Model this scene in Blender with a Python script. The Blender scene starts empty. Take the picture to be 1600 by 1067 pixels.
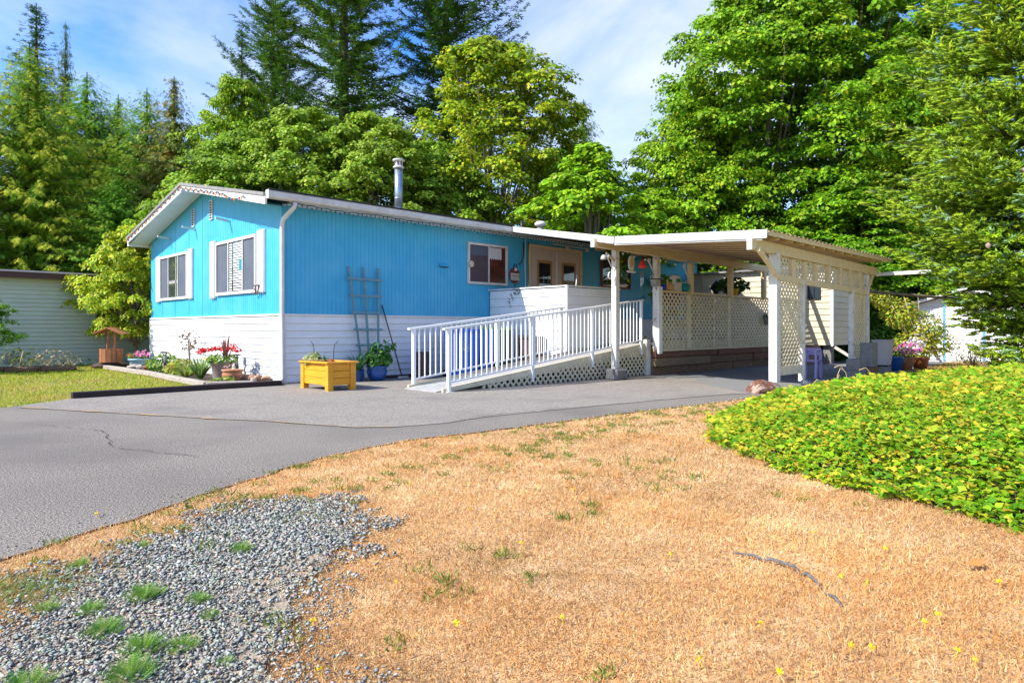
import bpy, bmesh, math, random
import numpy as np
from mathutils import Vector, Matrix
R = math.radians
random.seed(7)
rng = np.random.default_rng(11)
scene = bpy.context.scene
col = scene.collection

# ------------------------------------------------------------------ camera
CAM = Vector((-5.974, -12.528, 1.10))
YAW = R(45.36)
FWD = Vector((math.cos(YAW), math.sin(YAW), 0))
cd = bpy.data.cameras.new('camera'); cam = bpy.data.objects.new('camera', cd); col.objects.link(cam)
cd.sensor_width = 36; cd.lens = 36 * 1037 / 1600; cd.shift_y = -20.5 / 1600
cd.clip_start = .05; cd.clip_end = 2000
cam.location = CAM
cam.rotation_euler = (R(90), 0, YAW - R(90))
scene.camera = cam

# ------------------------------------------------------------------ world, sun, exposure
SUN_EL = 42.0
SUN_DIR = Vector((-.947 * math.cos(R(SUN_EL)), .321 * math.cos(R(SUN_EL)), math.sin(R(SUN_EL))))   # towards the sun
w = bpy.data.worlds.new('World'); scene.world = w; w.use_nodes = True
nt = w.node_tree; nt.nodes.clear()
def N(t, **k):
    n = nt.nodes.new(t)
    for a, b in k.items(): setattr(n, a, b)
    return n
out = N('ShaderNodeOutputWorld'); bg = N('ShaderNodeBackground'); sky = N('ShaderNodeTexSky')
sky.sky_type = 'NISHITA'; sky.sun_disc = False
sky.sun_elevation = R(SUN_EL); sky.sun_rotation = math.atan2(SUN_DIR.x, SUN_DIR.y)
sky.air_density = 1.0; sky.dust_density = .4; sky.ozone_density = 2.5
SKY_STRENGTH = .15
bg.inputs['Strength'].default_value = SKY_STRENGTH
tc = N('ShaderNodeTexCoord')
mp = N('ShaderNodeMapping'); mp.inputs['Scale'].default_value = (1, 1, 1.9); mp.inputs['Location'].default_value = (.35, .1, .0)
n1 = N('ShaderNodeTexNoise'); n1.inputs['Scale'].default_value = 2.3; n1.inputs['Detail'].default_value = 7; n1.inputs['Roughness'].default_value = .58; n1.inputs['Distortion'].default_value = .35
r1 = N('ShaderNodeValToRGB'); r1.color_ramp.elements[0].position = .44; r1.color_ramp.elements[1].position = .80
mx = N('ShaderNodeMix', data_type='RGBA')
mx.inputs[7].default_value = (2.6, 2.8, 3.0, 1)
sat = N('ShaderNodeHueSaturation'); sat.inputs['Hue'].default_value = .515; sat.inputs['Saturation'].default_value = 1.4; sat.inputs['Value'].default_value = .86
nt.links.new(tc.outputs['Generated'], mp.inputs[0]); nt.links.new(mp.outputs[0], n1.inputs['Vector'])
def cloud_bank(c, lo, hi, amt, prev):
    nv = N('ShaderNodeVectorMath', operation='NORMALIZE'); dp = N('ShaderNodeVectorMath', operation='DOT_PRODUCT'); dp.inputs[1].default_value = c
    mr = N('ShaderNodeMapRange'); mr.inputs['From Min'].default_value = lo; mr.inputs['From Max'].default_value = hi; mr.inputs['To Max'].default_value = amt
    ad = N('ShaderNodeMath', operation='ADD')
    nt.links.new(tc.outputs['Generated'], nv.inputs[0]); nt.links.new(nv.outputs[0], dp.inputs[0]); nt.links.new(dp.outputs['Value'], mr.inputs['Value']); nt.links.new(mr.outputs[0], ad.inputs[0]); nt.links.new(prev, ad.inputs[1]); return ad.outputs[0]
cl = cloud_bank((.782, .511, .356), math.cos(R(19)), math.cos(R(4)), .27, n1.outputs['Fac'])
cl = cloud_bank((.236, .908, .315), math.cos(R(30)), math.cos(R(5)), .13, cl)
nt.links.new(cl, r1.inputs[0]); nt.links.new(r1.outputs['Color'], mx.inputs[0])
nt.links.new(sky.outputs[0], sat.inputs['Color']); nt.links.new(sat.outputs[0], mx.inputs[6])
nt.links.new(mx.outputs[2], bg.inputs['Color']); nt.links.new(bg.outputs[0], out.inputs[0])
sl = bpy.data.lights.new('sun', 'SUN'); sl.energy = 3.1; sl.angle = R(.5); sl.color = (1, .955, .88)
so = bpy.data.objects.new('sun', sl); col.objects.link(so)
so.rotation_euler = (-SUN_DIR).to_track_quat('-Z', 'Y').to_euler(); so.location = (-30, 10, 40)
scene.view_settings.view_transform = 'Standard'; scene.view_settings.look = 'None'
scene.view_settings.exposure = 1.40; scene.view_settings.gamma = 1; scene.view_settings.use_curve_mapping = False
scene.render.engine = 'CYCLES'
scene.cycles.max_bounces = 6; scene.cycles.diffuse_bounces = 3; scene.cycles.glossy_bounces = 3
scene.cycles.transmission_bounces = 4; scene.cycles.transparent_max_bounces = 6
scene.cycles.caustics_reflective = False; scene.cycles.caustics_refractive = False

# ------------------------------------------------------------------ materials
def mat(name, c1, c2=None, scale=6., rough=.6, bump=0., bscale=None, spec=.3, metal=0., stretch=(1, 1, 1), c3=None, s3=1.5, f3=.5, detail=6, sharp=.15, soft3=.18):
    m = bpy.data.materials.new(name); m.use_nodes = True
    t = m.node_tree; b = t.nodes['Principled BSDF']; L = t.links.new
    b.inputs['Roughness'].default_value = rough; b.inputs['Specular IOR Level'].default_value = spec; b.inputs['Metallic'].default_value = metal
    if c2 is None and not bump:
        b.inputs['Base Color'].default_value = (*c1, 1); return m
    co = t.nodes.new('ShaderNodeTexCoord'); mpn = t.nodes.new('ShaderNodeMapping'); mpn.inputs['Scale'].default_value = stretch
    L(co.outputs['Object'], mpn.inputs[0])
    no = t.nodes.new('ShaderNodeTexNoise'); no.inputs['Scale'].default_value = scale; no.inputs['Detail'].default_value = detail; no.inputs['Roughness'].default_value = .65
    L(mpn.outputs[0], no.inputs['Vector'])
    rp = t.nodes.new('ShaderNodeValToRGB'); rp.color_ramp.elements[0].position = .5 - sharp; rp.color_ramp.elements[1].position = .5 + sharp
    rp.color_ramp.elements[0].color = (*c1, 1); rp.color_ramp.elements[1].color = (*(c2 or c1), 1)
    L(no.outputs['Fac'], rp.inputs[0]); last = rp.outputs[0]
    if c3:
        n3 = t.nodes.new('ShaderNodeTexNoise'); n3.inputs['Scale'].default_value = s3; n3.inputs['Detail'].default_value = 5
        L(mpn.outputs[0], n3.inputs['Vector'])
        r3 = t.nodes.new('ShaderNodeValToRGB'); r3.color_ramp.elements[0].position = f3; r3.color_ramp.elements[1].position = f3 + soft3
        L(n3.outputs['Fac'], r3.inputs[0])
        m3 = t.nodes.new('ShaderNodeMix'); m3.data_type = 'RGBA'; m3.inputs[7].default_value = (*c3, 1)
        L(r3.outputs[0], m3.inputs[0]); L(last, m3.inputs[6]); last = m3.outputs[2]
    L(last, b.inputs['Base Color'])
    if bump:
        nb = t.nodes.new('ShaderNodeTexNoise'); nb.inputs['Scale'].default_value = bscale or scale * 3; nb.inputs['Detail'].default_value = 4
        L(mpn.outputs[0], nb.inputs['Vector'])
        bp = t.nodes.new('ShaderNodeBump'); bp.inputs['Strength'].default_value = bump; bp.inputs['Distance'].default_value = .02
        L(nb.outputs['Fac'], bp.inputs['Height']); L(bp.outputs[0], b.inputs['Normal'])
    return m

def leafmat(name, trans=.35, rough=.5, spec=.25, tint=(1, 1, 1)):
    """foliage: colour from the mesh attribute Col, times the object colour"""
    m = bpy.data.materials.new(name); m.use_nodes = True
    t = m.node_tree; b = t.nodes['Principled BSDF']; L = t.links.new
    a = t.nodes.new('ShaderNodeAttribute'); a.attribute_name = 'Col'
    oi = t.nodes.new('ShaderNodeObjectInfo')
    mu = t.nodes.new('ShaderNodeMix'); mu.data_type = 'RGBA'; mu.blend_type = 'MULTIPLY'; mu.inputs[0].default_value = 1
    L(a.outputs['Color'], mu.inputs[6]); L(oi.outputs['Color'], mu.inputs[7])
    L(mu.outputs[2], b.inputs['Base Color'])
    b.inputs['Roughness'].default_value = rough; b.inputs['Specular IOR Level'].default_value = spec
    if trans:
        tr = t.nodes.new('ShaderNodeBsdfTranslucent'); L(mu.outputs[2], tr.inputs[0])
        ms = t.nodes.new('ShaderNodeMixShader'); ms.inputs[0].default_value = trans
        L(b.outputs[0], ms.inputs[1]); L(tr.outputs[0], ms.inputs[2]); L(ms.outputs[0], t.nodes['Material Output'].inputs[0])
    return m

def glassmat(name, c, rough=.03, alpha=1.):
    m = bpy.data.materials.new(name); m.use_nodes = True
    b = m.node_tree.nodes['Principled BSDF']
    b.inputs['Base Color'].default_value = (*c, 1); b.inputs['Roughness'].default_value = rough; b.inputs['Specular IOR Level'].default_value = .9
    if alpha < 1: b.inputs['Alpha'].default_value = alpha
    return m

M = dict(
    blue=mat('blue_siding_paint', (.045, .365, .60), (.065, .41, .64), 3, .45, .08, 60, c3=(.12, .46, .67), s3=1.1, f3=.50, soft3=.4),
    white=mat('white_vinyl', (.78, .78, .77), (.70, .71, .71), 2.5, .4, .05, 30, c3=(.60, .57, .50), s3=3.5, f3=.60, soft3=.3),
    trim=mat('white_trim_paint', (.76, .75, .72), (.66, .64, .60), 5, .5, .08, 40),
    gutter=mat('gutter_metal', (.66, .65, .62), (.54, .52, .48), 4, .45, .05, 30, c3=(.42, .38, .31), s3=6, f3=.62),
    oldpaint=mat('weathered_white_paint', (.72, .69, .62), (.60, .55, .47), 9, .65, .25, 40, c3=(.34, .26, .20), s3=11, f3=.60, soft3=.08),
    cream=mat('cream_bounce_tint', (.74, .58, .33), (.64, .49, .27), 6, .6, .1, 40),  # warm bounce light on shaded white paint, put into the colour
    lattice=mat('lattice_paint', (.74, .64, .44), (.60, .51, .34), 7, .6, .1, 50),
    plywood=mat('plywood_ceiling', (.34, .20, .13), (.26, .15, .10), 3, .7, .1, 20, stretch=(.5, 6, 1)),
    roof=mat('roof_shingle', (.10, .085, .075), (.065, .055, .05), 14, .9, .4, 60),
    corr=mat('corrugated_roof', (.42, .38, .28), (.24, .20, .13), 8, .7, .2, 20, c3=(.07, .06, .045), s3=9, f3=.5),
    darkmetal=mat('dark_metal', (.03, .03, .03), None, rough=.4),
    galv=mat('galvanised_steel', (.36, .42, .50), (.30, .35, .42), 8, .38, metal=.75),
    glass=glassmat('window_glass', (.018, .022, .026)),
    glass2=glassmat('clear_glass', (.03, .04, .045), .02),
    screen=mat('insect_screen', (.085, .10, .135), (.11, .125, .155), 2, .7),
    blind=mat('white_blind', (.75, .75, .72), None, rough=.5),
    curtain=mat('lace_curtain', (.62, .60, .58), (.45, .43, .42), 30, .9),
    brownint=mat('dark_interior', (.035, .018, .012), (.05, .025, .015), 2, .8),
    door=mat('door_paint', (.60, .49, .42), (.55, .45, .38), 4, .5),
    doorwood=mat('door_glass_frame', (.42, .24, .09), (.36, .20, .08), 8, .5),
    timber=mat('old_timber', (.24, .13, .075), (.12, .066, .04), 6, .85, .5, 20, stretch=(1, 5, 5), c3=(.13, .12, .05), s3=3, f3=.6),
    greytimber=mat('grey_timber', (.42, .37, .31), (.30, .25, .2), 6, .85, .5, 20, stretch=(4, .6, 4)),
    darktimber=mat('dark_creosote_timber', (.045, .026, .024), (.028, .018, .018), 8, .7, .3, 20),
    asphalt=mat('old_asphalt', (.11, .095, .078), (.36, .315, .255), 75, .85, .7, 110, c3=(.15, .132, .11), s3=.55, f3=.44, detail=2, sharp=.10, soft3=.35),
    asphalt2=mat('worn_asphalt', (.15, .13, .107), (.39, .345, .285), 75, .85, .6, 110, c3=(.18, .16, .135), s3=.9, f3=.5, detail=2, sharp=.11, soft3=.3),
    gravelpad=mat('crushed_gravel', (.26, .26, .25), (.16, .165, .165), 60, .9, .6, 90, c3=(.20, .19, .17), s3=2, f3=.55),
    dryearth=mat('dry_thatch', (.60, .38, .17), (.42, .25, .11), 40, .9, .6, 120, c3=(.66, .46, .24), s3=3, f3=.5),
    lawnearth=mat('lawn_soil', (.22, .23, .05), (.30, .22, .08), 20, .9, .5, 90, c3=(.40, .26, .10), s3=1.2, f3=.5),
    forest=mat('forest_floor', (.055, .045, .025), (.03, .03, .015), 3, .95, .5, 10),
    soil=mat('garden_soil', (.10, .07, .05), (.06, .045, .035), 14, .95, .6, 40),
    redearth=mat('red_bark_mulch', (.32, .14, .07), (.20, .09, .05), 14, .95, .7, 40),
    bark=mat('bark', (.10, .07, .05), (.05, .037, .03), 9, .9, .8, 20, stretch=(1, 1, .25)),
    barkgrey=mat('grey_bark', (.20, .17, .13), (.11, .09, .07), 9, .9, .6, 20, stretch=(1, 1, .25)),
    leaf=leafmat('leaf', .42), needle=leafmat('needle', .25, .6, .2), grass=leafmat('dry_grass_blade', .3, .8, .08), petal=leafmat('petal', .3, .6, .1),
    stone=leafmat('gravel_stone', 0, .8, .2),
    planter=mat('orange_stained_wood', (.78, .36, .03), (.68, .27, .015), 3, .45, .15, 20, stretch=(1, 1, 9), c3=(.55, .19, .01), s3=4, f3=.62),
    bluepot=mat('blue_glaze', (.015, .09, .33), (.012, .07, .26), 4, .25, spec=.6),
    taupe=mat('taupe_plastic', (.33, .25, .215), (.30, .23, .2), 5, .6),
    terra=mat('terracotta', (.48, .20, .10), (.36, .14, .07), 9, .75, .2, 40, c3=(.42, .34, .27), s3=5, f3=.55),
    redpot=mat('red_brown_pot', (.30, .09, .035), None, rough=.5),
    lightblue=mat('light_blue_pot', (.28, .47, .55), None, rough=.4),
    binblue=mat('blue_bin_plastic', (.02, .16, .70), (.017, .14, .62), 3, .45),
    bingreen=mat('green_bin_plastic', (.05, .13, .04), (.04, .11, .03), 3, .45),
    binlid=mat('lime_lid', (.25, .48, .10), None, rough=.45),
    brownbin=mat('brown_bin_plastic', (.10, .055, .05), (.08, .045, .04), 4, .6),
    ramp=mat('ramp_boards', (.40, .39, .36), (.32, .31, .29), 6, .7, .2, 30),
    rail=mat('white_railing', (.80, .80, .79), None, rough=.35),
    purple=mat('purple_plastic', (.36, .28, .52), None, rough=.4),
    concrete=mat('concrete_block', (.22, .21, .19), (.15, .145, .14), 14, .9, .4, 60, c3=(.16, .12, .09), s3=4, f3=.6),
    redrock=mat('red_rock', (.22, .085, .05), (.10, .05, .035), 14, .9, 1, 45, c3=(.36, .27, .21), s3=6, f3=.50, soft3=.08),
    rock=mat('pale_rock', (.48, .42, .35), (.34, .28, .22), 9, .85, .5, 30),
    rockwarm=mat('warm_rock', (.50, .30, .18), (.36, .22, .14), 9, .85, .5, 30),
    rockgrey=mat('grey_rock', (.34, .33, .33), (.24, .23, .23), 9, .85, .5, 30),
    wicker=mat('pale_wicker', (.60, .52, .50), (.44, .38, .37), 60, .8, .4, 90),
    trellis=mat('grey_green_trellis', (.12, .24, .28), (.17, .28, .31), 9, .8, .3, 30),
    green=mat('green_siding', (.50, .54, .42), (.46, .50, .39), 2, .5, .05, 30),
    brownfascia=mat('brown_fascia', (.085, .035, .028), (.07, .03, .024), 3, .5),
    roofgrey=mat('grey_roof', (.27, .26, .25), (.2, .19, .19), 8, .8),
    beige=mat('beige_siding', (.62, .54, .37), (.56, .48, .33), 3, .5, .05, 30),
    shedwhite=mat('white_shed_siding', (.76, .77, .78), None, rough=.5),
    shedblue=mat('blue_door_trim', (.12, .36, .58), None, rough=.5),
    wellwood=mat('cedar_wood', (.42, .17, .07), (.26, .10, .045), 5, .75, .3, 20, stretch=(4, 4, .6)),
    red=mat('red_paint', (.65, .04, .03), None, rough=.4),
    teal=mat('teal_glaze', (.01, .22, .27), None, rough=.3),
    cobalt=mat('cobalt_glaze', (.02, .05, .38), None, rough=.3),
    yellow=mat('yellow_pot', (.62, .42, .04), None, rough=.5),
    tan=mat('tan_pottery', (.55, .33, .14), None, rough=.5),
    plaster=mat('pale_plaster', (.62, .60, .52), (.5, .48, .42), 10, .8),
    rubber=mat('black_plastic', (.012, .012, .014), None, rough=.5),
    wire=mat('dark_green_wire', (.01, .05, .05), None, rough=.5),
    solar=mat('bronze_metal', (.045, .04, .04), None, rough=.4, metal=.5),
    number=mat('bronze_number', (.10, .05, .04), None, rough=.5),
    signred=mat('sign_red', (.22, .05, .045), None, rough=.6),
    chime=mat('silver_chime', (.6, .62, .66), None, rough=.25, metal=.8),
    orange=mat('fallen_leaf', (.55, .20, .05), None, rough=.7),
    bone=mat('dried_stem', (.50, .38, .20), None, rough=.8),
)
# rib profile on the blue walls is geometry; see ribbed_wall

# ------------------------------------------------------------------ object helpers (all shapes are given in world coordinates)
ORG = {}
def _link(name, me, m, parent, smooth=False):
    o = bpy.data.objects.new(name, me); col.objects.link(o)
    if m is not None and len(me.materials) == 0: me.materials.append(m)
    if smooth:
        me.polygons.foreach_set('use_smooth', np.ones(len(me.polygons), bool))
    if parent is not None:
        o.parent = parent; ORG[o] = ORG.get(parent, Vector((0, 0, 0)))
        if parent.type == 'MESH' and parent.parent is None and parent not in ORG: ORG[o] = Vector((0, 0, 0))
    return o
def tag(o, label=None, cat=None, group=None, kind=None):
    if label: o['label'] = label
    if cat: o['category'] = cat
    if group: o['group'] = group
    if kind: o['kind'] = kind
    return o
def thing(name, label, cat, loc=(0, 0, 0), group=None):
    o = bpy.data.objects.new(name, None); col.objects.link(o); o.location = loc; o.empty_display_size = .2
    ORG[o] = Vector(loc); return tag(o, label, cat, group)
def fromvf(name, v, f, m, parent=None, smooth=False, solo=None):
    """v in world coordinates; a top-level mesh gets its origin at solo"""
    off = ORG[parent] if parent is not None else Vector(solo or (0, 0, 0))
    me = bpy.data.meshes.new(name)
    me.from_pydata([(p[0] - off.x, p[1] - off.y, p[2] - off.z) for p in v], [], f); me.update()
    o = _link(name, me, m, parent, smooth)
    if parent is None: o.location = off; ORG[o] = Vector(off)
    return o
BOXF = [(0, 3, 2, 1), (4, 5, 6, 7), (0, 1, 5, 4), (1, 2, 6, 5), (2, 3, 7, 6), (3, 0, 4, 7)]
class MB:
    """collects shapes, builds one mesh"""
    def __init__(s): s.v = []; s.f = []
    def add(s, v, f):
        n = len(s.v); s.v += [tuple(p) for p in v]; s.f += [tuple(i + n for i in q) for q in f]; return s
    def box(s, x0, x1, y0, y1, z0, z1):
        return s.add([(x0, y0, z0), (x1, y0, z0), (x1, y1, z0), (x0, y1, z0), (x0, y0, z1), (x1, y0, z1), (x1, y1, z1), (x0, y1, z1)], BOXF)
    def bar(s, p0, p1, w, h, up=(0, 0, 1)):
        p0, p1 = Vector(p0), Vector(p1); d = (p1 - p0).normalized(); u = Vector(up)
        if abs(d.dot(u)) > .98: u = Vector((0, 1, 0))
        sd = d.cross(u).normalized() * (w / 2); uu = sd.cross(d).normalized() * (h / 2)
        return s.add([p0 - sd - uu, p0 + sd - uu, p0 + sd + uu, p0 - sd + uu, p1 - sd - uu, p1 + sd - uu, p1 + sd + uu, p1 - sd + uu],
                     [(0, 1, 2, 3), (7, 6, 5, 4), (4, 5, 1, 0), (5, 6, 2, 1), (6, 7, 3, 2), (7, 4, 0, 3)])
    def tube(s, pts, r, n=8, cap=True):
        pts = [Vector(p) for p in pts]; rs = r if hasattr(r, '__len__') else [r] * len(pts); V = []; F = []
        a = None
        for i, p in enumerate(pts):
            d = (pts[min(i + 1, len(pts) - 1)] - pts[max(i - 1, 0)]).normalized()
            if a is None:
                a = d.cross(Vector((.3, .2, .9))).normalized()
            a = (a - d * a.dot(d)).normalized(); b = d.cross(a)
            for k in range(n):
                t = 2 * math.pi * k / n; V.append(p + (a * math.cos(t) + b * math.sin(t)) * rs[i])
        for i in range(len(pts) - 1):
            for k in range(n):
                F.append((i * n + k, i * n + (k + 1) % n, (i + 1) * n + (k + 1) % n, (i + 1) * n + k))
        if cap: F.append(tuple(range(n))[::-1]); F.append(tuple(range((len(pts) - 1) * n, len(pts) * n)))
        return s.add(V, F)
    def lathe(s, c, prof, n=20):
        V = []; F = []
        for (r, z) in prof:
            for k in range(n):
                t = 2 * math.pi * k / n; V.append((c[0] + r * math.cos(t), c[1] + r * math.sin(t), c[2] + z))
        for i in range(len(prof) - 1):
            for k in range(n):
                F.append((i * n + k, i * n + (k + 1) % n, (i + 1) * n + (k + 1) % n, (i + 1) * n + k))
        F.append(tuple(range(n))[::-1]); F.append(tuple(range((len(prof) - 1) * n, len(prof) * n)))
        return s.add(V, F)
    def build(s, name, m, parent=None, smooth=False, solo=None, bevel=0):
        o = fromvf(name, s.v, s.f, m, parent, smooth, solo)
        if bevel:
            b = bmesh.new(); b.from_mesh(o.data)
            bmesh.ops.bevel(b, geom=list(b.edges), offset=bevel, segments=1, affect='EDGES', clamp_overlap=True)
            b.to_mesh(o.data); b.free()
        return o
def box(name, m, parent, x0, x1, y0, y1, z0, z1, bevel=0, solo=None):
    return MB().box(x0, x1, y0, y1, z0, z1).build(name, m, parent, bevel=bevel, solo=solo)
def bar(name, m, parent, p0, p1, w, h, bevel=0, up=(0, 0, 1)):
    return MB().bar(p0, p1, w, h, up).build(name, m, parent, bevel=bevel)
def lathe(name, m, parent, c, prof, n=20, solo=None):
    o = MB().lathe(c, prof, n).build(name, m, parent, smooth=True, solo=solo)
    return o
def tube(name, m, parent, pts, r, n=8, solo=None):
    return MB().tube(pts, r, n).build(name, m, parent, smooth=True, solo=solo)

def fastmesh(name, V, F, C=None, flat=True):
    """V (n,3), F (m,3|4) numpy; C (n,3) colours per vertex"""
    me = bpy.data.meshes.new(name); V = np.asarray(V, np.float32); F = np.asarray(F, np.int32); k = F.shape[1]
    me.vertices.add(len(V)); me.vertices.foreach_set('co', V.ravel())
    me.loops.add(F.size); me.loops.foreach_set('vertex_index', F.ravel())
    me.polygons.add(len(F)); me.polygons.foreach_set('loop_start', np.arange(0, F.size, k, dtype=np.int32))
    me.polygons.foreach_set('loop_total', np.full(len(F), k, np.int32))
    if C is not None:
        a = me.color_attributes.new('Col', 'FLOAT_COLOR', 'POINT')
        c4 = np.ones((len(V), 4), np.float32); c4[:, :3] = C; a.data.foreach_set('color', c4.ravel())
    me.update(calc_edges=True); return me
def scatter(tv, tf, pos, Rm, scl, colr):
    """instances of a small template baked into one mesh. tv (k,3), tf (f,3), pos (n,3), Rm (n,3,3), scl (n,)|(n,3), colr (n,3)"""
    tv = np.asarray(tv, np.float32); tf = np.asarray(tf, np.int32); n = len(pos); k = len(tv)
    if scl.ndim == 1: scl = scl[:, None] * np.ones((1, 3))
    P = tv[None] * scl[:, None, :]
    V = np.einsum('nij,nkj->nki', Rm, P) + pos[:, None, :]
    F = tf[None] + (np.arange(n) * k)[:, None, None]
    return V.reshape(-1, 3), F.reshape(-1, tf.shape[1]), np.repeat(colr, k, axis=0)
def frames(nrm, tang=None):
    """rotation matrices whose z axis is nrm and y axis lies along tang"""
    n = nrm / (np.linalg.norm(nrm, axis=1, keepdims=True) + 1e-9)
    if tang is None: tang = rng.normal(size=n.shape)
    y = tang - n * np.sum(tang * n, 1, keepdims=True); y /= (np.linalg.norm(y, axis=1, keepdims=True) + 1e-9)
    x = np.cross(y, n); return np.stack([x, y, n], axis=2)
def frames_y(d, up=None):
    """y axis along d"""
    d = d / (np.linalg.norm(d, axis=1, keepdims=True) + 1e-9)
    if up is None: up = rng.normal(size=d.shape)
    x = np.cross(d, up); x /= (np.linalg.norm(x, axis=1, keepdims=True) + 1e-9); z = np.cross(x, d)
    return np.stack([x, d, z], axis=2)
def inpoly(x, y, P):
    P = np.asarray(P); r = np.zeros(len(x), bool); j = len(P) - 1
    for i in range(len(P)):
        c = ((P[i, 1] > y) != (P[j, 1] > y)) & (x < (P[j, 0] - P[i, 0]) * (y - P[i, 1]) / (P[j, 1] - P[i, 1] + 1e-12) + P[i, 0]); r ^= c; j = i
    return r
def edgedist(x, y, P):
    P = np.asarray(P, float); d = np.full(len(x), 1e9)
    for i in range(len(P)):
        a = P[i]; b = P[(i + 1) % len(P)]; ab = b - a
        t = np.clip(((x - a[0]) * ab[0] + (y - a[1]) * ab[1]) / (ab @ ab + 1e-12), 0, 1)
        d = np.minimum(d, np.hypot(x - a[0] - t * ab[0], y - a[1] - t * ab[1]))
    return d
_ph = rng.uniform(0, 6.28, (12, 2)); _an = rng.uniform(0, 6.28, 12)
def wob(x, y, f):
    """cheap smooth noise in -1..1"""
    s = 0
    for i in range(6):
        k = f * (1 + .37 * i); s = s + np.sin(k * (x * math.cos(_an[i]) + y * math.sin(_an[i])) + _ph[i, 0]) * np.sin(k * (x * math.sin(_an[i + 6]) - y * math.cos(_an[i + 6])) + _ph[i, 1]) / (1 + .5 * i)
    return s / 2.2
def camdepth(x, y): return (x - CAM.x) * FWD.x + (y - CAM.y) * FWD.y
def camlat(x, y): return (x - CAM.x) * FWD.y - (y - CAM.y) * FWD.x
def palette(n, cols, weights=None, jit=.12):
    cols = np.asarray(cols, float); i = rng.choice(len(cols), n, p=None if weights is None else np.asarray(weights) / np.sum(weights))
    return np.clip(cols[i] * rng.normal(1, jit, (n, 1)) * rng.normal(1, jit * .35, (n, 3)), .003, .9)

# ================================================================== SETTING
def sheet(name, P, z, m, kind='structure', sub=None):
    o = fromvf(name, [(x, y, z) for x, y in P], [tuple(range(len(P)))], m); return tag(o, kind=kind)
gr = fromvf('ground', [(-400, -400, -.012), (400, -400, -.012), (400, 400, -.012), (-400, 400, -.012)], [(0, 1, 2, 3)], M['dryearth']); tag(gr, kind='structure')
ASPH_F = [(-5.49, -8.56), (-4.86, -8.26), (-4.27, -7.92), (-3.25, -7.40), (-2.6, -7.22), (-2.11, -7.16), (-.84, -7.30), (.3, -7.36), (1.4, -7.45), (2.73, -7.62), (4.0, -7.66), (4.75, -7.75)]
# jittered front edge of the asphalt
def jitter_line(P, step, amp):
    o = []
    for a, b in zip(P[:-1], P[1:]):
        n = max(1, int(math.dist(a, b) / step))
        for i in range(n):
            t = i / n; o.append((a[0] + (b[0] - a[0]) * t + random.uniform(-amp, amp), a[1] + (b[1] - a[1]) * t + random.uniform(-amp, amp)))
    return o + [P[-1]]
front = jitter_line([(-16, -17), (-9, -11.3), (-7, -9.75)] + ASPH_F, .12, .022)
LAWN_E = [(-3.62, -.36), (-3.75, -.52), (-4.07, -.72), (-4.56, -1.02), (-6.2, -1.9), (-9, -3.4), (-16, -7)]
drive = front + [(5.6, -6.2), (6.75, -5.2), (6.9, -4.4), (7.3, -3.7), (7.3, 0), (0, 0), (-.1, -.34), (-3.6, -.34)] + jitter_line(LAWN_E, .2, .02)
sheet('driveway', drive, 0, M['asphalt'])
SEAM = [(-16, 4), (-5.2, .3), (-4.37, -1.18), (-3.92, -2.13), (-3.5, -3.01), (-3.17, -3.68), (-2.92, -4.25), (-2.55, -4.85), (-2.27, -5.57), (-2.04, -6.10), (-1.68, -6.38), (-1.12, -6.52), (-.4, -6.44), (1.0, -6.62), (2.6, -6.86), (4.4, -7.2), (4.75, -7.4)]
apron = [p for p in SEAM[2:]] + [(5.6, -6.2), (6.75, -5.2), (6.9, -4.4), (7.29, -3.7), (7.29, -.002), (.01, -.002), (-.1, -.335), (-3.6, -.335)] + [(-3.75, -.5), (-4.0, -.68), (-4.25, -.85)]
sheet('driveway_apron', apron, .006, M['asphalt2'])
# crack strip with dry litter between the two pavings
v = []; f = []
js = jitter_line(SEAM[2:11], .1, .012)
for i, (x, y) in enumerate(js):
    wdt = .004 + .026 * max(0, math.sin(i * .63)) * random.random(); v += [(x - wdt, y - wdt * .4, .011), (x + wdt, y + wdt * .4, .011)]
f = [(2 * i, 2 * i + 1, 2 * i + 3, 2 * i + 2) for i in range(len(js) - 1)]
tag(fromvf('paving_joint', v, f, M['dryearth']), kind='structure')
sheet('carport_pad', [(4.75, -7.4), (5.6, -6.2), (6.75, -5.2), (6.9, -4.4), (7.3, -3.7), (7.3, -.3), (20, -.3), (20, -7.1), (13, -7.4), (10.2, -7.7), (8.2, -8.0), (6.3, -8.05), (5.3, -7.85)], -.004, M['gravelpad'])
LAWN = LAWN_E + [(-30, -6), (-30, 11.5), (-.5, 11.5), (-.5, 8.6), (-1.28, 7.95), (-1.22, 3.5), (-1.36, .3), (-1.0, -.22), (-3.6, -.22)]
sheet('lawn_ground', LAWN, -.003, M['lawnearth'])
sheet('garden_bed', [(-1.24, 7.9), (-1.18, 3.5), (-1.34, .25), (-.9, -.2), (0, -.2), (0, 8.17), (-.2, 9.2)], .03, M['soil'])
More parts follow.
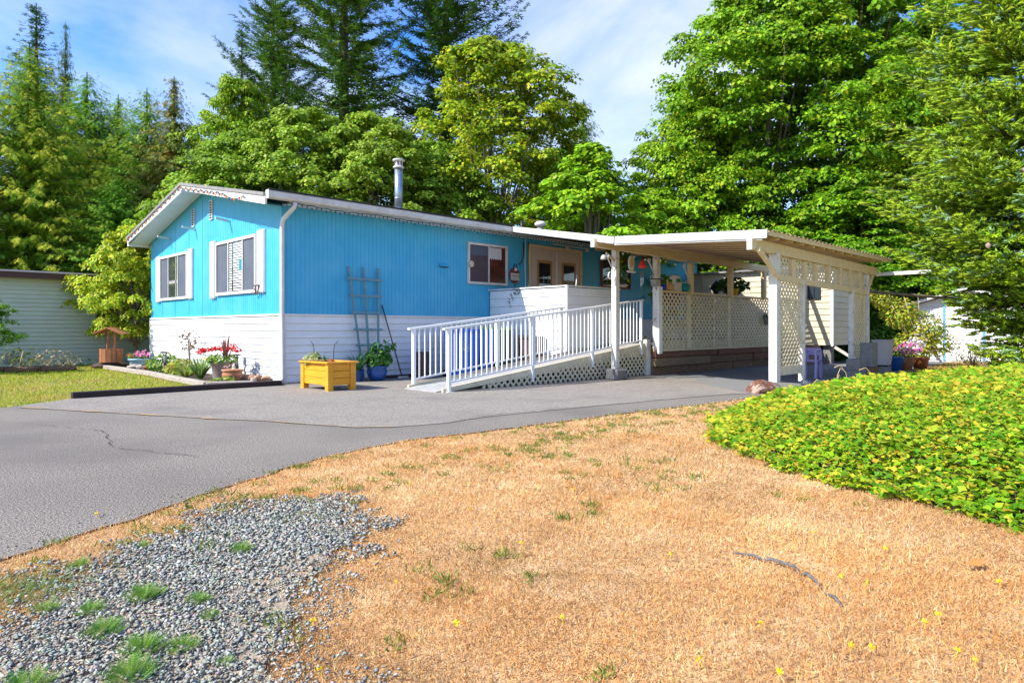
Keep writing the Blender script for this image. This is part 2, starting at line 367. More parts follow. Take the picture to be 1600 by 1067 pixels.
# cracks in the paving and grit along its edge
ck = MB()
for P in ([(-1.12, -6.56), (-.5, -6.36), (.1, -6.42), (1.2, -6.62), (2.4, -6.9)], [(1.9, -4.9), (2.6, -5.15), (3.9, -5.0), (5.0, -4.7), (5.9, -4.75)], [(-4.6, -3.2), (-4.1, -4.4), (-4.3, -5.6), (-3.9, -6.6)], [(-1.6, -3.2), (-.6, -3.6), (-.2, -4.6)], [(.3, -2.9), (.9, -4.1), (1.7, -4.6)]):
    q = jitter_line(P, .09, .022)
    for (a, b) in zip(q[:-1], q[1:]):
        if random.random() < .8:
            n_ = Vector((b[1] - a[1], a[0] - b[0], 0)).normalized() * random.uniform(.002, .006); A_ = Vector((a[0], a[1], .0115)); B_ = Vector((b[0], b[1], .0115)); ck.add([A_ - n_, B_ - n_, B_ + n_, A_ + n_], [(0, 1, 2, 3)])
tag(ck.build('paving_cracks', M['darktimber'], None), kind='structure')
# forest floor behind, slightly uneven
gx, gy = 46, 46; v = []; f = []
for j in range(gy + 1):
    for i in range(gx + 1):
        X = -60 + 160 * i / gx; Y = 10 + 90 * j / gy; v.append((X, Y, -.005 + .3 * max(0, math.sin(X * .21) * math.cos(Y * .17)) * min(1, max(0, (Y - 13) / 5))))
f = [(j * (gx + 1) + i, j * (gx + 1) + i + 1, (j + 1) * (gx + 1) + i + 1, (j + 1) * (gx + 1) + i) for j in range(gy) for i in range(gx)]
tag(fromvf('forest_floor', v, f, M['forest']), kind='structure')
sheet('mulch_ground', [(14.2, -9.4), (16.4, -8.0), (19.3, -8.0), (24, -9.5), (24, -16), (11, -15), (11.5, -10.4)], .006, M['redearth'])

# ================================================================== MOBILE HOME
H = thing('mobile_home', 'blue mobile home with white skirting and low gabled roof', 'house')
LX, LY, ZS, ZW = 15.9, 8.17, 1.37, 3.60          # length, width, skirting top, wall top at the eaves
PK = 4.40                                        # wall peak
def ribbed(name, m, parent, a, b, z0, zt, out, pitch=.1, depth=.006, gap=.006, openings=()):
    """ribbed wall from a to b (xy), top given by zt(t), outward normal out; openings (t0,t1,z0,z1) in metres stay recessed by windows over it"""
    L = math.dist(a, b); d = ((b[0] - a[0]) / L, (b[1] - a[1]) / L); v = []; f = []; xs = []
    t = 0
    while t < L - 1e-6:
        e = min(t + pitch, L)
        xs += [(t, 0), (max(t, e - gap * 2), 0), (max(t, e - gap * 1.6), -depth), (max(t, e - gap * .4), -depth)]
        t = e
    xs.append((L, 0))
    for (t, o) in xs:
        px, py = a[0] + d[0] * t + out[0] * o, a[1] + d[1] * t + out[1] * o
        v += [(px, py, z0), (px, py, zt(t))]
    f = [(2 * i, 2 * i + 2, 2 * i + 3, 2 * i + 1) for i in range(len(xs) - 1)]
    return fromvf(name, v, f, m, parent)
gz = lambda t: ZW + (PK - ZW) * (1 - abs((LY - t) - 4.085) / 4.085)
# the gable wall: narrow ribs on the right half, wide panels on the left half
ribbed('gable_wall', M['blue'], H, (0, 4.2), (0, 0), ZS, lambda t: ZW + (PK - ZW) * (1 - abs(4.2 - t - 4.085) / 4.085), (-1, 0), .1)
ribbed('gable_wall', M['blue'], H, (0, LY), (0, 4.2), ZS, lambda t: ZW + (PK - ZW) * (1 - abs(LY - t - 4.085) / 4.085), (-1, 0), 1.02, .015, .012)
ribbed('side_wall', M['blue'], H, (0, 0), (LX, 0), ZS, lambda t: ZW, (0, -1), .1)
box('rear_wall', M['blue'], H, .02, LX - .02, LY - .05, LY, 0, ZW)
box('end_wall', M['blue'], H, LX - .05, LX, .02, LY - .06, 0, ZW)
box('corner_trim', M['blue'], H, -.012, .03, -.012, .03, ZS, ZW - .02)
# skirting: sloped vinyl boards
def board(name, m, parent, a, b, z0, z1, out, lip=.026, thick=.005):
    """a lap-siding board from a to b; its lower edge stands proud by lip and tucks back"""
    ox, oy = out
    def P(p, o, z): return (p[0] + ox * o, p[1] + oy * o, z)
    z1 -= .011
    v = [P(a, thick, z1), P(a, lip, z0), P(a, 0, z0), P(b, thick, z1), P(b, lip, z0), P(b, 0, z0), P(a, 0, z1), P(b, 0, z1)]
    return fromvf(name, v, [(0, 1, 4, 3), (1, 2, 5, 4), (0, 6, 2, 1), (3, 4, 5, 7), (0, 3, 7, 6)], m, parent)
sk = fromvf('skirting', [(.03, .0, 0), (LX, 0, 0), (LX, 0, ZS), (.03, 0, ZS), (.0, .03, 0), (.0, LY, 0), (.0, LY, ZS), (0, .03, ZS)], [(0, 1, 2, 3), (5, 4, 7, 6)], M['white'], H)
nb = 9
for i in range(nb):
    z0 = .03 + (ZS - .05) * i / nb; z1 = .03 + (ZS - .05) * (i + 1) / nb
    board('siding_board', M['white'], sk, (.09, -.004), (5.9, -.004), z0, z1, (0, -1))
    board('siding_board', M['white'], sk, (-.004, LY), (-.004, 3.55), z0, z1, (-1, 0))
    board('siding_board', M['white'], sk, (-.004, 3.545), (-.004, .06), z0, z1, (-1, 0))
box('skirting_cap', M['trim'], H, .03, LX, -.035, -.002, ZS - .015, ZS + .02)
box('skirting_cap', M['trim'], H, -.04, -.003, 0, LY, ZS - .015, ZS + .02)
box('corner_post', M['trim'], H, -.03, .09, -.03, .06, .0, ZS - .02)
box('corner_post', M['trim'], H, -.03, .02, LY - .03, LY + .03, .0, ZS - .02)
# roof: two slopes with thickness, ridge along x
sl_ = (PK - ZW) / 4.085
def rz(y): return 3.72 + sl_ * (min(y, LY - y))     # roof top surface (y=0 is the near wall)
YN, YF = -.42, LY + .3
rx0, rx1 = -.52, LX + .3
ry = LY / 2
v = []
for x in (rx0, rx1):
    v += [(x, YN, rz(YN)), (x, ry, rz(ry)), (x, YF, rz(YF)), (x, YN, rz(YN) - .05), (x, ry, rz(ry) - .05), (x, YF, rz(YF) - .05)]
fromvf('roof', v, [(0, 6, 7, 1), (1, 7, 8, 2), (3, 4, 10, 9), (4, 5, 11, 10), (0, 1, 4, 3), (1, 2, 5, 4), (6, 9, 10, 7), (7, 10, 11, 8), (0, 3, 9, 6), (2, 8, 11, 5)], M['roof'], H)
# soffit under the rake (plane parallel to the roof)
v = [(-.48, YN + .03, rz(YN) - .2), (-.012, YN + .03, rz(YN) - .2), (-.012, ry, rz(ry) - .13), (-.48, ry, rz(ry) - .13), (-.48, YF, rz(YF) - .2), (-.012, YF, rz(YF) - .2)]
fromvf('soffit', v, [(0, 1, 2, 3), (3, 2, 5, 4)], M['white'], H)
box('soffit', M['trim'], H, 0, LX, YN + .04, -.012, 3.53, 3.55)
# rake fascia boards
for (ya, yb) in ((YN, ry), (ry, YF)):
    v = [(-.53, ya, rz(ya) - .05), (-.53, yb, rz(yb) - .05), (-.53, yb, rz(yb) - .17), (-.53, ya, rz(ya) - .21),
         (-.49, ya, rz(ya) - .05), (-.49, yb, rz(yb) - .05), (-.49, yb, rz(yb) - .17), (-.49, ya, rz(ya) - .21)]
    fromvf('rake_fascia', v, [(0, 1, 2, 3), (7, 6, 5, 4), (0, 4, 5, 1), (3, 2, 6, 7), (0, 3, 7, 4), (1, 5, 6, 2)], M['trim'], H)
    v = [(-.56, ya, rz(ya) + .012), (-.56, yb, rz(yb) + .012), (-.56, yb, rz(yb) - .05), (-.56, ya, rz(ya) - .05),
         (-.50, ya, rz(ya) + .012), (-.50, yb, rz(yb) + .012), (-.50, yb, rz(yb) - .048), (-.50, ya, rz(ya) - .048)]
    fromvf('drip_edge', v, [(0, 1, 2, 3), (7, 6, 5, 4), (0, 4, 5, 1), (3, 2, 6, 7), (0, 3, 7, 4), (1, 5, 6, 2)], M['roofgrey'], H)
# gutter along the near eave with rounded face
def gutter(x0, x1, y, zt, name='gutter'):
    prof = [(0, 0), (-.10, 0), (-.112, -.02), (-.105, -.05), (-.115, -.09), (-.095, -.13), (-.03, -.15), (0, -.15)]
    v = [(x, y + a, zt + b) for x in (x0, x1) for a, b in prof]; n = len(prof)
    f = [(i, i + 1, n + i + 1, n + i) for i in range(n - 1)] + [tuple(range(n))[::-1], tuple(range(n, 2 * n))]
    return fromvf(name, v, f, M['gutter'], H)
gutter(-.50, 3.0, YN, 3.685); gutter(3.004, 5.95, YN, 3.68)
box('roof_edge_flashing', M['darkmetal'], H, -.5, 5.95, YN - .13, YN, 3.70, 3.715)
box('gutter_cap', M['trim'], H, -.515, -.5, YN - .12, YN, 3.53, 3.69)
# far eave box seen end-on under the left rake
box('far_eave', M['trim'], H, -.5, .3, YF - .02, YF + .1, rz(YF) - .24, rz(YF) - .05)
# downspout
ds = tube('downspout', M['gutter'], H, [(.06, YN - .04, 3.53), (.05, YN - .03, 3.45), (-.02, -.12, 3.24), (-.03, -.085, 3.14), (-.03, -.085, 1.5), (-.03, -.085, .12), (-.10, -.16, .05), (-.2, -.24, .04)], [.045] * 8, 10)

def window(parent, a, b, z0, z1, out, frame_m, panes, fr=.055, name='window'):
    """window in a wall. a,b: xy of its jambs (left to right seen from outside); panes: list of (t0,t1,material,kind)"""
    L = math.dist(a, b); d = ((b[0] - a[0]) / L, (b[1] - a[1]) / L)
    def P(t, o, z): return (a[0] + d[0] * t + out[0] * o, a[1] + d[1] * t + out[1] * o, z)
    def bx(mb, t0, t1, o0, o1, za, zb):
        v = [P(t0, o0, za), P(t1, o0, za), P(t1, o1, za), P(t0, o1, za), P(t0, o0, zb), P(t1, o0, zb), P(t1, o1, zb), P(t0, o1, zb)]
        mb.add(v, BOXF)
    base = MB(); bx(base, 0, L, 0, .012, z0, z1)
    wdw = base.build(name, M['brownint'], parent)
    fm = MB(); bx(fm, -.01, fr, .002, .05, z0 - .01, z1 + .01); bx(fm, L - fr, L + .01, .002, .05, z0 - .01, z1 + .01)
    bx(fm, fr, L - fr, .004, .048, z0 - .01, z0 + fr); bx(fm, fr, L - fr, .004, .048, z1 - fr, z1 + .01)
    fm.build('window_frame', frame_m, wdw)
    for (t0, t1, m, kind) in panes:
        g = MB(); bx(g, t0 + .004, t1 - .004, .013, .018 if kind != 'out' else .03, z0 + fr, z1 - fr); g.build('pane', m, wdw)
        mm = MB(); bx(mm, t1 - .016, t1 + .016, .014, .044, z0 + fr, z1 - fr)
        if t1 < L - fr - .02: mm.build('mullion', frame_m, wdw)
    return wdw, P, bx
# two gable windows (seen from outside their left jamb has the larger y)
w1, P1, bx1 = window(H, (-.005, 7.25), (-.005, 5.15), 1.86, 3.04, (-1, 0), M['gutter'], [(.05, .68, M['screen'], ''), (.68, 1.42, M['glass2'], ''), (1.42, 2.05, M['screen'], '')])
w2, P2, bx2 = window(H, (-.005, 3.27), (-.005, 1.10), 1.86, 3.07, (-1, 0), M['gutter'], [(.05, .72, M['screen'], ''), (.72, 1.50, M['glass2'], ''), (1.50, 2.12, M['screen'], '')])
for i in range(19):
    z = 1.94 + i * .056; mb = MB(); bx2(mb, .76, .90, .019, .023, z, z + .03); bx2(mb, .98, 1.47, .019, .023, z, z + .03); mb.build('blind_slat', M['blind'], w2)
mb = MB(); bx2(mb, 1.3, 1.46, .024, .028, 2.36, 2.6); mb.build('window_sticker', M['teal'], w2)
mb = MB(); bx1(mb, .70, 1.40, .019, .022, 2.28, 2.36); bx1(mb, 1.2, 1.26, .019, .022, 1.93, 2.97); mb.build('curtain', M['rockgrey'], w1)
# fluted shutters
for (ya, yb, z0, z1) in ((7.58, 7.30, 1.82, 3.08), (5.09, 4.80, 1.84, 3.10), (3.62, 3.32, 1.80, 3.14), (1.03, .70, 1.84, 3.14)):
    s = box('shutter', M['white'], H, -.035, -.004, yb, ya, z0, z1)
    wv = (ya - yb) / 3
    for k in range(3):
        box('shutter_board', M['white'], s, -.058, -.036, yb + k * wv + .012, yb + (k + 1) * wv - .012, z0 + .01, z1 - .01, bevel=.006)
    for k in range(3):
        box('shutter_foot', M['rockgrey'], s, -.05, -.036, yb + k * wv + .03, yb + k * wv + .06, z0 - .03, z0 - .002)
# gable vents
for y in (4.79, 3.62):
    vt = box('gable_vent', M['gutter'], H, -.03, -.004, y - .09, y + .09, 3.62 if y > 4.2 else 3.66, 4.06 if y > 4.2 else 4.12)
    zb = 3.62 if y > 4.2 else 3.66
    for k in range(7): box('vent_slot', M['rubber'], vt, -.036, -.0305, y - .06, y + .06, zb + .03 + k * .06, zb + .065 + k * .06)
# hanging brackets on the gable
for (y, z) in ((6.55, 3.55), (4.68, 3.60), (2.55, 3.56)):
    MB().bar((-.01, y, z - .06), (-.32, y - .02, z - .02), .03, .05).build('wall_bracket', M['gutter'], H)
# house number 37 built as flat raised digits
def text(name, s, m, parent, size, loc, rot, depth=.006, align='CENTER'):
    cu = bpy.data.curves.new(name, 'FONT'); cu.body = s; cu.size = size; cu.extrude = depth; cu.align_x = align; cu.resolution_u = 2
    t = bpy.data.objects.new('tmp', cu); me = bpy.data.meshes.new_from_object(t); bpy.data.objects.remove(t); bpy.data.curves.remove(cu)
    me.transform(Matrix.Translation(Vector(loc) - (ORG[parent] if parent else Vector())) @ rot)
    return _link(name, me, m, parent)
ROT_NX = Matrix(((0, 0, -1, 0), (-1, 0, 0, 0), (0, 1, 0, 0), (0, 0, 0, 1)))     # text facing -X, reading towards -Y
ROT_NY = Matrix(((1, 0, 0, 0), (0, 0, -1, 0), (0, 1, 0, 0), (0, 0, 0, 1)))      # text facing -Y, reading towards +X
text('house_number', '37', M['number'], H, .30, (-.075, 1.0, 1.80), ROT_NX)

# window in the side wall
w3, P3, bx3 = window(H, (4.83, -.006), (6.18, -.006), 2.22, 3.24, (0, -1), M['gutter'], [(.05, .70, mat('brown_screen', (.075, .05, .06), (.10, .07, .08), 2, .6), ''), (.70, 1.30, mat('brown_pane', (.06, .02, .015), (.14, .04, .02), 3, .15), '')], .05)
w3.children[1].active_material if False else None
def scallop(t0, t1, zt, zb, n):
    mb = MB()
    for k in range(n):
        a = t0 + (t1 - t0) * k / n; b = t0 + (t1 - t0) * (k + 1) / n; d = .06 * abs(math.sin(k * 1.1)); o = .020 + .006 * (k % 2)
        mb.add([P3(a, o, zt), P3(b, .020 + .006 * ((k + 1) % 2), zt), P3(b, .020 + .006 * ((k + 1) % 2), zb + .06 * abs(math.sin((k + 1) * 1.1))), P3(a, o, zb + d)], [(0, 1, 2, 3)])
    return mb
scallop(.72, 1.16, 3.17, 2.84, 16).build('curtain', M['curtain'], w3); scallop(.08, .68, 3.17, 2.90, 18).build('curtain', M['screen'], w3)
# thermometer disc and welcome plaque hang on the wall
th = MB(); 
def disc_y(c, r, y0, y1, n=24, sx=1, sz=1):
    v = [(c[0] + r * sx * math.cos(2 * math.pi * k / n), y0, c[1] + r * sz * math.sin(2 * math.pi * k / n)) for k in range(n)] + [(c[0] + r * sx * math.cos(2 * math.pi * k / n), y1, c[1] + r * sz * math.sin(2 * math.pi * k / n)) for k in range(n)]
    f = [tuple(range(n)), tuple(range(n, 2 * n))[::-1]] + [(k, n + k, n + (k + 1) % n, (k + 1) % n) for k in range(n)]
    return v, f
t = thing('wall_thermometer', 'round cream thermometer dial at the left edge of the side window', 'thermometer', (4.90, -.06, 2.70))
v, f = disc_y((4.90, 2.70), .085, -.085, -.06); fromvf('dial', v, f, M['tan'], t)
v, f = disc_y((4.90, 2.70), .07, -.09, -.086); fromvf('dial_face', v, f, M['plaster'], t)
MB().bar((4.90, -.093, 2.70), (4.93, -.093, 2.74), .008, .004).build('needle', M['red'], t)
t = thing('welcome_plaque', 'round dark-rimmed wooden sign with pale face and words, hung beside the side window', 'sign', (6.46, -.03, 2.5))
v, f = disc_y((6.46, 2.50), .19, -.05, -.02, sz=1.1); fromvf('sign_board', v, f, M['signred'], t)
box('sign_face', M['plaster'], t, 6.30, 6.62, -.062, -.052, 2.37, 2.56, bevel=.003)
text('sign_words', 'Welcome', M['signred'], t, .075, (6.46, -.0625, 2.465), ROT_NY, .001)
text('sign_words', 'Friends', M['rockgrey'], t, .055, (6.46, -.0625, 2.395), ROT_NY, .001)
lathe('flower_bow', M['plaster'], t, (6.47, -.07, 2.66), [(.0, -.05), (.04, -.03), (.05, 0), (.03, .04), (0, .05)], 8)
tube('hanger', M['rubber'], t, [(6.40, -.05, 2.7), (6.44, -.05, 2.8), (6.50, -.05, 2.8), (6.53, -.05, 2.7)], .01, 6)
# cable running up the wall
tube('wall_cable', M['trim'], H, [(6.88, -.03, 3.5), (6.86, -.03, 2.9), (6.88, -.03, 2.3), (6.87, -.03, 2.05)], .012, 6)
tube('wall_cable', M['wire'], H, [(6.80, -.04, 3.42), (6.78, -.04, 3.0), (6.70, -.04, 2.85), (6.6, -.04, 2.8)], .014, 6)
tube('wall_cable', M['wire'], H, [(6.98, -.04, 3.45), (6.97, -.04, 2.9), (7.0, -.04, 2.3)], .008, 6)
# exhaust hood
vh = thing('wall_vent_hood', 'small blue painted vent hood on the side wall left of the window', 'vent', (4.05, -.02, 2.6))
MB().add([(3.93, -.004, 2.66), (4.20, -.004, 2.66), (4.20, -.07, 2.60), (3.93, -.07, 2.60), (3.93, -.004, 2.58), (4.20, -.004, 2.58), (4.20, -.07, 2.585), (3.93, -.07, 2.585)], BOXF).build('hood', M['blue'], vh)
box('hood_opening', M['rubber'], vh, 3.95, 4.18, -.06, -.01, 2.565, 2.577)
# french doors
dr = box('door_frame', M['door'], H, 7.05, 9.2, -.03, -.003, .78, 3.32)
for (x0, x1) in ((7.14, 8.08), (8.17, 9.11)):
    d = box('door', M['door'], dr, x0, x1, -.05, -.032, .8, 3.24)
    box('glazing_frame', M['doorwood'], d, x0 + .17, x1 - .17, -.065, -.051, 1.1, 2.98)
    box('door_glass', M['glass'], d, x0 + .24, x1 - .24, -.07, -.066, 1.16, 2.90)
    for k in (.42, .60): box('leading', M['gutter'], d, x0 + k - .005, x0 + k + .005, -.074, -.0705, 1.3, 2.55)
box('astragal', M['trim'], dr, 8.105, 8.145, -.07, -.032, .8, 3.24)
box('door_trim', M['cream'], dr, 7.0, 7.06, -.06, -.004, .78, 3.36); box('door_trim', M['cream'], dr, 9.19, 9.25, -.06, -.004, .78, 3.36); box('door_trim', M['cream'], dr, 7.0, 9.25, -.062, -.006, 3.325, 3.385)
# porch lights on the wall
for x in (8.45, 9.35):
    p = lathe('flood_light', M['plaster'], H, (x, -.16, 3.40), [(.02, .06), (.05, .03), (.06, -.04), (.0, -.05)], 10)
MB().bar((8.0, -.02, 3.48), (9.6, -.05, 3.46), .02, .03).build('conduit', M['oldpaint'], H)
# dark window further along under the porch roof
window(H, (10.2, -.006), (11.7, -.006), 2.35, 3.3, (0, -1), M['signred'], [(.05, .75, M['glass'], ''), (.75, 1.45, M['glass'], '')], .05)
window(H, (13.0, -.006), (14.7, -.006), 1.9, 2.75, (0, -1), M['signred'], [(.05, .85, M['glass'], ''), (.85, 1.65, M['glass'], '')], .05)

# chimney and roof vents
t = thing('chimney_pipe', 'tall galvanised stove pipe standing on the blue house roof', 'chimney', (3.2, .6, 3.85))
tube('pipe', M['galv'], t, [(3.2, .6, 3.8), (3.2, .6, 4.9)], .095, 20)
tube('pipe_joint', M['galv'], t, [(3.2, .6, 4.17), (3.2, .6, 4.20)], .1, 20)
lathe('flashing_collar', M['galv'], t, (3.2, .6, 3.82), [(.22, -.04), (.19, .03), (.11, .1), (.098, .14)], 20)
lathe('rain_cap', M['gutter'], t, (3.2, .6, 4.9), [(.13, .0), (.13, .035), (.10, .05), (.10, .16), (.14, .17), (.14, .205), (.03, .235)], 20)
for k in range(8):
    a = k * math.pi / 4; tube('cap_slot', M['rubber'], t, [(3.2 + .1 * math.cos(a), .6 + .1 * math.sin(a), 4.96), (3.2 + .1 * math.cos(a), .6 + .1 * math.sin(a), 5.05)], .016, 4)
t = thing('mushroom_vent', 'squat grey mushroom vent near the middle of the house roof', 'vent', (8.9, 1.3, 4.0))
lathe('vent_base', M['roofgrey'], t, (8.9, 1.3, 3.92), [(.24, 0), (.2, .12), (.1, .2), (.09, .3)], 16)
lathe('vent_cap', M['gutter'], t, (8.9, 1.3, 4.2), [(.1, 0), (.17, .04), (.18, .1), (.12, .16), (0, .18)], 16)
t = thing('vent_pipe', 'slim black plumbing vent pipe left of the mushroom vent on the roof', 'vent', (8.4, 1.6, 4.0))
tube('pipe', M['darkmetal'], t, [(8.4, 1.6, 3.95), (8.4, 1.6, 4.36)], .05, 12)
tube('pipe_collar', M['darkmetal'], t, [(8.4, 1.6, 4.0), (8.4, 1.6, 4.05)], .09, 12)

# string lights on the rake and the eave
def bulbs(mb, pts, r):
    for p in pts: mb.lathe(p, [(.004, .02), (r, 0), (r * .8, -.02), (.002, -.045)], 5)
sg = thing('rake_string_lights', 'multicoloured bulb string pinned along the white gable fascia', 'string lights', (-.55, 4.1, 4.3))
pts = {k: [] for k in range(4)}; wire = []
for i in range(96):
    y = YF - .05 - i * (YF - 0.35) / 96; zt = rz(y) - .11 + .025 * math.sin(i * 1.7); p = (-.565, y, zt)
    if y < 1.5: p = (-.565, y, rz(y) - .1 - .09 * abs(math.sin((1.5 - y) * 3)))
    wire.append(p); pts[i % 4].append((p[0] - .004, p[1], p[2] - .01))
tube('wire', M['wire'], sg, wire, .006, 4)
for k, c in enumerate((M['red'], M['yellow'], M['cobalt'], M['trellis'])):
    mb = MB(); bulbs(mb, pts[k], .016); tag(mb.build('light_bulbs', c, sg), kind='stuff')
sg = thing('eave_string_lights', 'dark green unlit light string drooping under the long side gutter', 'string lights', (3, -.4, 3.5))
wire = []; pp = []
for i in range(180):
    x = -.2 + i * .052; z = 3.50 + .012 * math.sin(i * .19) + .006 * math.sin(i * 1.1); wire.append((x, YN + .0 + .01 * math.sin(i), z)); pp.append((x, YN - .01, z - .02 - .03 * ((i * 7) % 3 == 0)))
tube('wire', M['wire'], sg, wire, .008, 4); mb = MB(); bulbs(mb, pp[::2], .012); tag(mb.build('light_bulbs', M['wire'], sg), kind='stuff')

# ================================================================== CARPORT / PORCH ROOF
C = thing('carport', 'white timber carport and porch roof attached to the blue house', 'carport')
def pz(y):      # top of the roof deck
    return 3.70 + .19 * (y + .40) if y > -4.6 else (3.70 + .19 * (-4.2)) + .06 * (y + 4.6)
def slab(name, m, P, th, zoff=0, parent=C):
    n = len(P); v = [(x, y, pz(y) + zoff) for x, y in P] + [(x, y, pz(y) + zoff - th) for x, y in P]
    return fromvf(name, v, [tuple(range(n))[::-1] if False else tuple(range(n)), tuple(range(n, 2 * n))[::-1]] + [(i, n + i, n + (i + 1) % n, (i + 1) % n) for i in range(n)], m, parent)
A0, A1, B1 = (5.92, -.44), (4.74, -4.6), (4.72, -7.66)
XE, XB = 15.2, 11.25
slab('roof_deck', M['plywood'], [A0, A1, (11.3, -4.6), (XE, -.44)], .02, -.03)
slab('roof_deck', M['plywood'], [A1, B1, (XB, -7.66), (XB, -4.6)], .02, -.03)
# corrugated sheets
def corrug(x0f, x1, y0, y1):
    nx = int((x1 - 4.7) / .045); v = []; f = []
    for i in range(nx + 1):
        x = 4.7 + (x1 - 4.7) * i / nx; zc = .012 * math.cos(i * math.pi * .5)
        for y in (y0, y1):
            xx = min(max(x, x0f(y)), 11.3 + (y + 4.6) * .9375 if y > -4.61 and y0 > -1 else 99); v.append((xx, y, pz(y) + .006 + zc))
    f = [(2 * i, 2 * i + 1, 2 * i + 3, 2 * i + 2) for i in range(nx)]
    return fromvf('corrugated_sheet', v, f, M['corr'], C)
corrug(lambda y: 4.72 + (y + 4.6) * (5.92 - 4.74) / 4.16 if y > -4.6 else 4.72, XE, -.44, -4.6); corrug(lambda y: 4.72, XB + .06, -4.6, -7.74)
# front fascia boards
def fascia(a, b, z_a, z_b, h, name='fascia', m='trim', th=.03):
    return MB().bar((a[0], a[1], z_a - h / 2), (b[0], b[1], z_b - h / 2), th, h).build(name, M[m], C)
fascia(A0, (4.72, -4.58), pz(-.44) + .012, pz(-4.6) + .012, .13); fascia((4.705, -4.62), (4.70, -7.70), pz(-4.6) + .012, pz(-7.7) + .012, .14)
fascia((4.735, -4.6), (4.735, -7.6), pz(-4.6) - .125, pz(-7.6) - .13, .03, 'fascia_lip', 'trim', .04)
MB().bar((5.9, -.62, pz(-.6) - .125), (4.76, -4.55, pz(-4.55) - .125), .04, .03).build('fascia_lip', M['trim'], C)
MB().bar((4.75, -7.70, pz(-7.7) - .035), (XB, -7.70, pz(-7.7) - .035), .03, .09).build('side_fascia', M['cream'], C)
for i in range(14): bar('rafter', M['cream'], C, (5.3 + i * .5 if i else 5.25, -7.66, pz(-7.6) - .085), (5.3 + i * .5 if i else 5.25, -3.9, pz(-3.9) - .085), .04, .07) if i < 12 else None
# header beams
bar('header_beam', M['cream'], C, (4.78, -4.0, 2.86), (15.1, -4.0, 2.80), .09, .18, .006)
box('beam_end', M['trim'], C, 4.765, 4.779, -4.045, -3.955, 2.765, 2.955)
box('front_ledger', M['trim'], C, 4.86, 5.3, -4.10, -4.05, 2.87, 2.94)
bar('header_beam', M['cream'], C, (4.6, -7.45, 2.51), (11.05, -7.45, 2.42), .09, .19, .006)
box('beam_end', M['trim'], C, 4.585, 4.599, -7.495, -7.405, 2.41, 2.61)
bar('ledger', M['cream'], C, (9.8, -.1, 3.5), (15, -.1, 3.5), .05, .12)
# posts
def post(x, y, z0, z1, w=.10, m='oldpaint', y2=None):
    return box('post', M[m], C, x - w / 2, x + w / 2, y - w / 2, y + w / 2, z0, z1, bevel=.006)
post(5.55, -4.0, .1, 2.76, .125)
for x in (7.12,): post(x, -4.0, .62, 2.76, .13)
for x in (8.62, 10.66, 12.66): post(x, -4.0, 1.92, 2.72, .12, 'cream')
post(15.0, -4.0, 1.9, 2.72, .1, 'cream')
box('post_face', M['trim'], C, 7.05, 7.19, -4.115, -4.067, .52, 2.05)
post(5.55, -7.45, .15, 2.42, .15); post(6.74, -7.45, .1, 2.0, .10); post(9.40, -7.45, .08, 1.94, .10); post(10.36, -7.45, .0, 2.36, .11); post(10.18, -7.45, .3, 1.92, .06, 'cream')
bar('brace', M['cream'], C, (4.75, -7.53, 2.42), (5.55, -7.53, 1.98), .05, .08)
bar('brace', M['cream'], C, (10.8, -7.45, 2.34), (10.42, -7.45, 1.95), .05, .08)
bar('tie_beam', M['oldpaint'], C, (10.9, -7.2, 2.35), (10.95, -8.6, 2.36), .06, .08)
bar('mid_rail', M['cream'], C, (5.63, -7.47, 2.0), (10.3, -7.47, 1.91), .05, .11)
for i, x in enumerate([6.28, 6.84, 7.36, 8.03, 8.67, 9.27, 9.87]):
    box('stud', M['cream'], C, x - .075, x + .075, -7.49, -7.43, 2.05 - .02 * (x - 5.5), 2.36)
# lattice panels: slats crossing, clipped to a rectangle
def lattice(name, m, parent, a, b, z0, z1, pitch=.135, wd=.040, th=.008, out=(0, -1)):
    """z0,z1 functions of t; a,b xy"""
    L = math.dist(a, b); d = ((b[0] - a[0]) / L, (b[1] - a[1]) / L); mb = MB()
    z0f = z0 if callable(z0) else (lambda t: z0); z1f = z1 if callable(z1) else (lambda t: z1)
    zl = min(z0f(0), z0f(L)); zh = max(z1f(0), z1f(L)); hgt = zh - zl
    for s, off in ((1, 0), (-1, th)):
        t = -hgt - pitch if s == 1 else 0
        c = t
        while c < L + (hgt if s == -1 else 0) + pitch:
            # line: x = c + s*(z-zl)
            pts = []
            ts = np.linspace(0, hgt, 60); xs = c + s * ts; zs = zl + ts
            ok = (xs >= 0) & (xs <= L) & (zs >= np.array([z0f(min(max(x, 0), L)) for x in xs])) & (zs <= np.array([z1f(min(max(x, 0), L)) for x in xs]))
            idx = np.where(ok)[0]
            if len(idx) > 1:
                i0, i1 = idx[0], idx[-1]
                pa = (a[0] + d[0] * xs[i0] + out[0] * off, a[1] + d[1] * xs[i0] + out[1] * off, zs[i0]); pb = (a[0] + d[0] * xs[i1] + out[0] * off, a[1] + d[1] * xs[i1] + out[1] * off, zs[i1])
                q0, q1 = Vector(pa), Vector(pb); dd = (q1 - q0).normalized(); o3 = Vector((out[0], out[1], 0)); sd = dd.cross(o3).normalized() * wd / 2; oo = o3 * th / 2
                mb.add([q0 - sd - oo, q0 + sd - oo, q0 + sd + oo, q0 - sd + oo, q1 - sd - oo, q1 + sd - oo, q1 + sd + oo, q1 - sd + oo],
                       [(0, 1, 2, 3), (7, 6, 5, 4), (4, 5, 1, 0), (5, 6, 2, 1), (6, 7, 3, 2), (7, 4, 0, 3)])
            c += pitch
    return tag(mb.build(name, m, parent), kind='stuff')
lattice('lattice_panel', M['lattice'], C, (5.64, -7.46), (6.69, -7.46), .42, 1.95)
box('lattice_rail', M['lattice'], C, 5.64, 6.69, -7.48, -7.44, .26, .42)
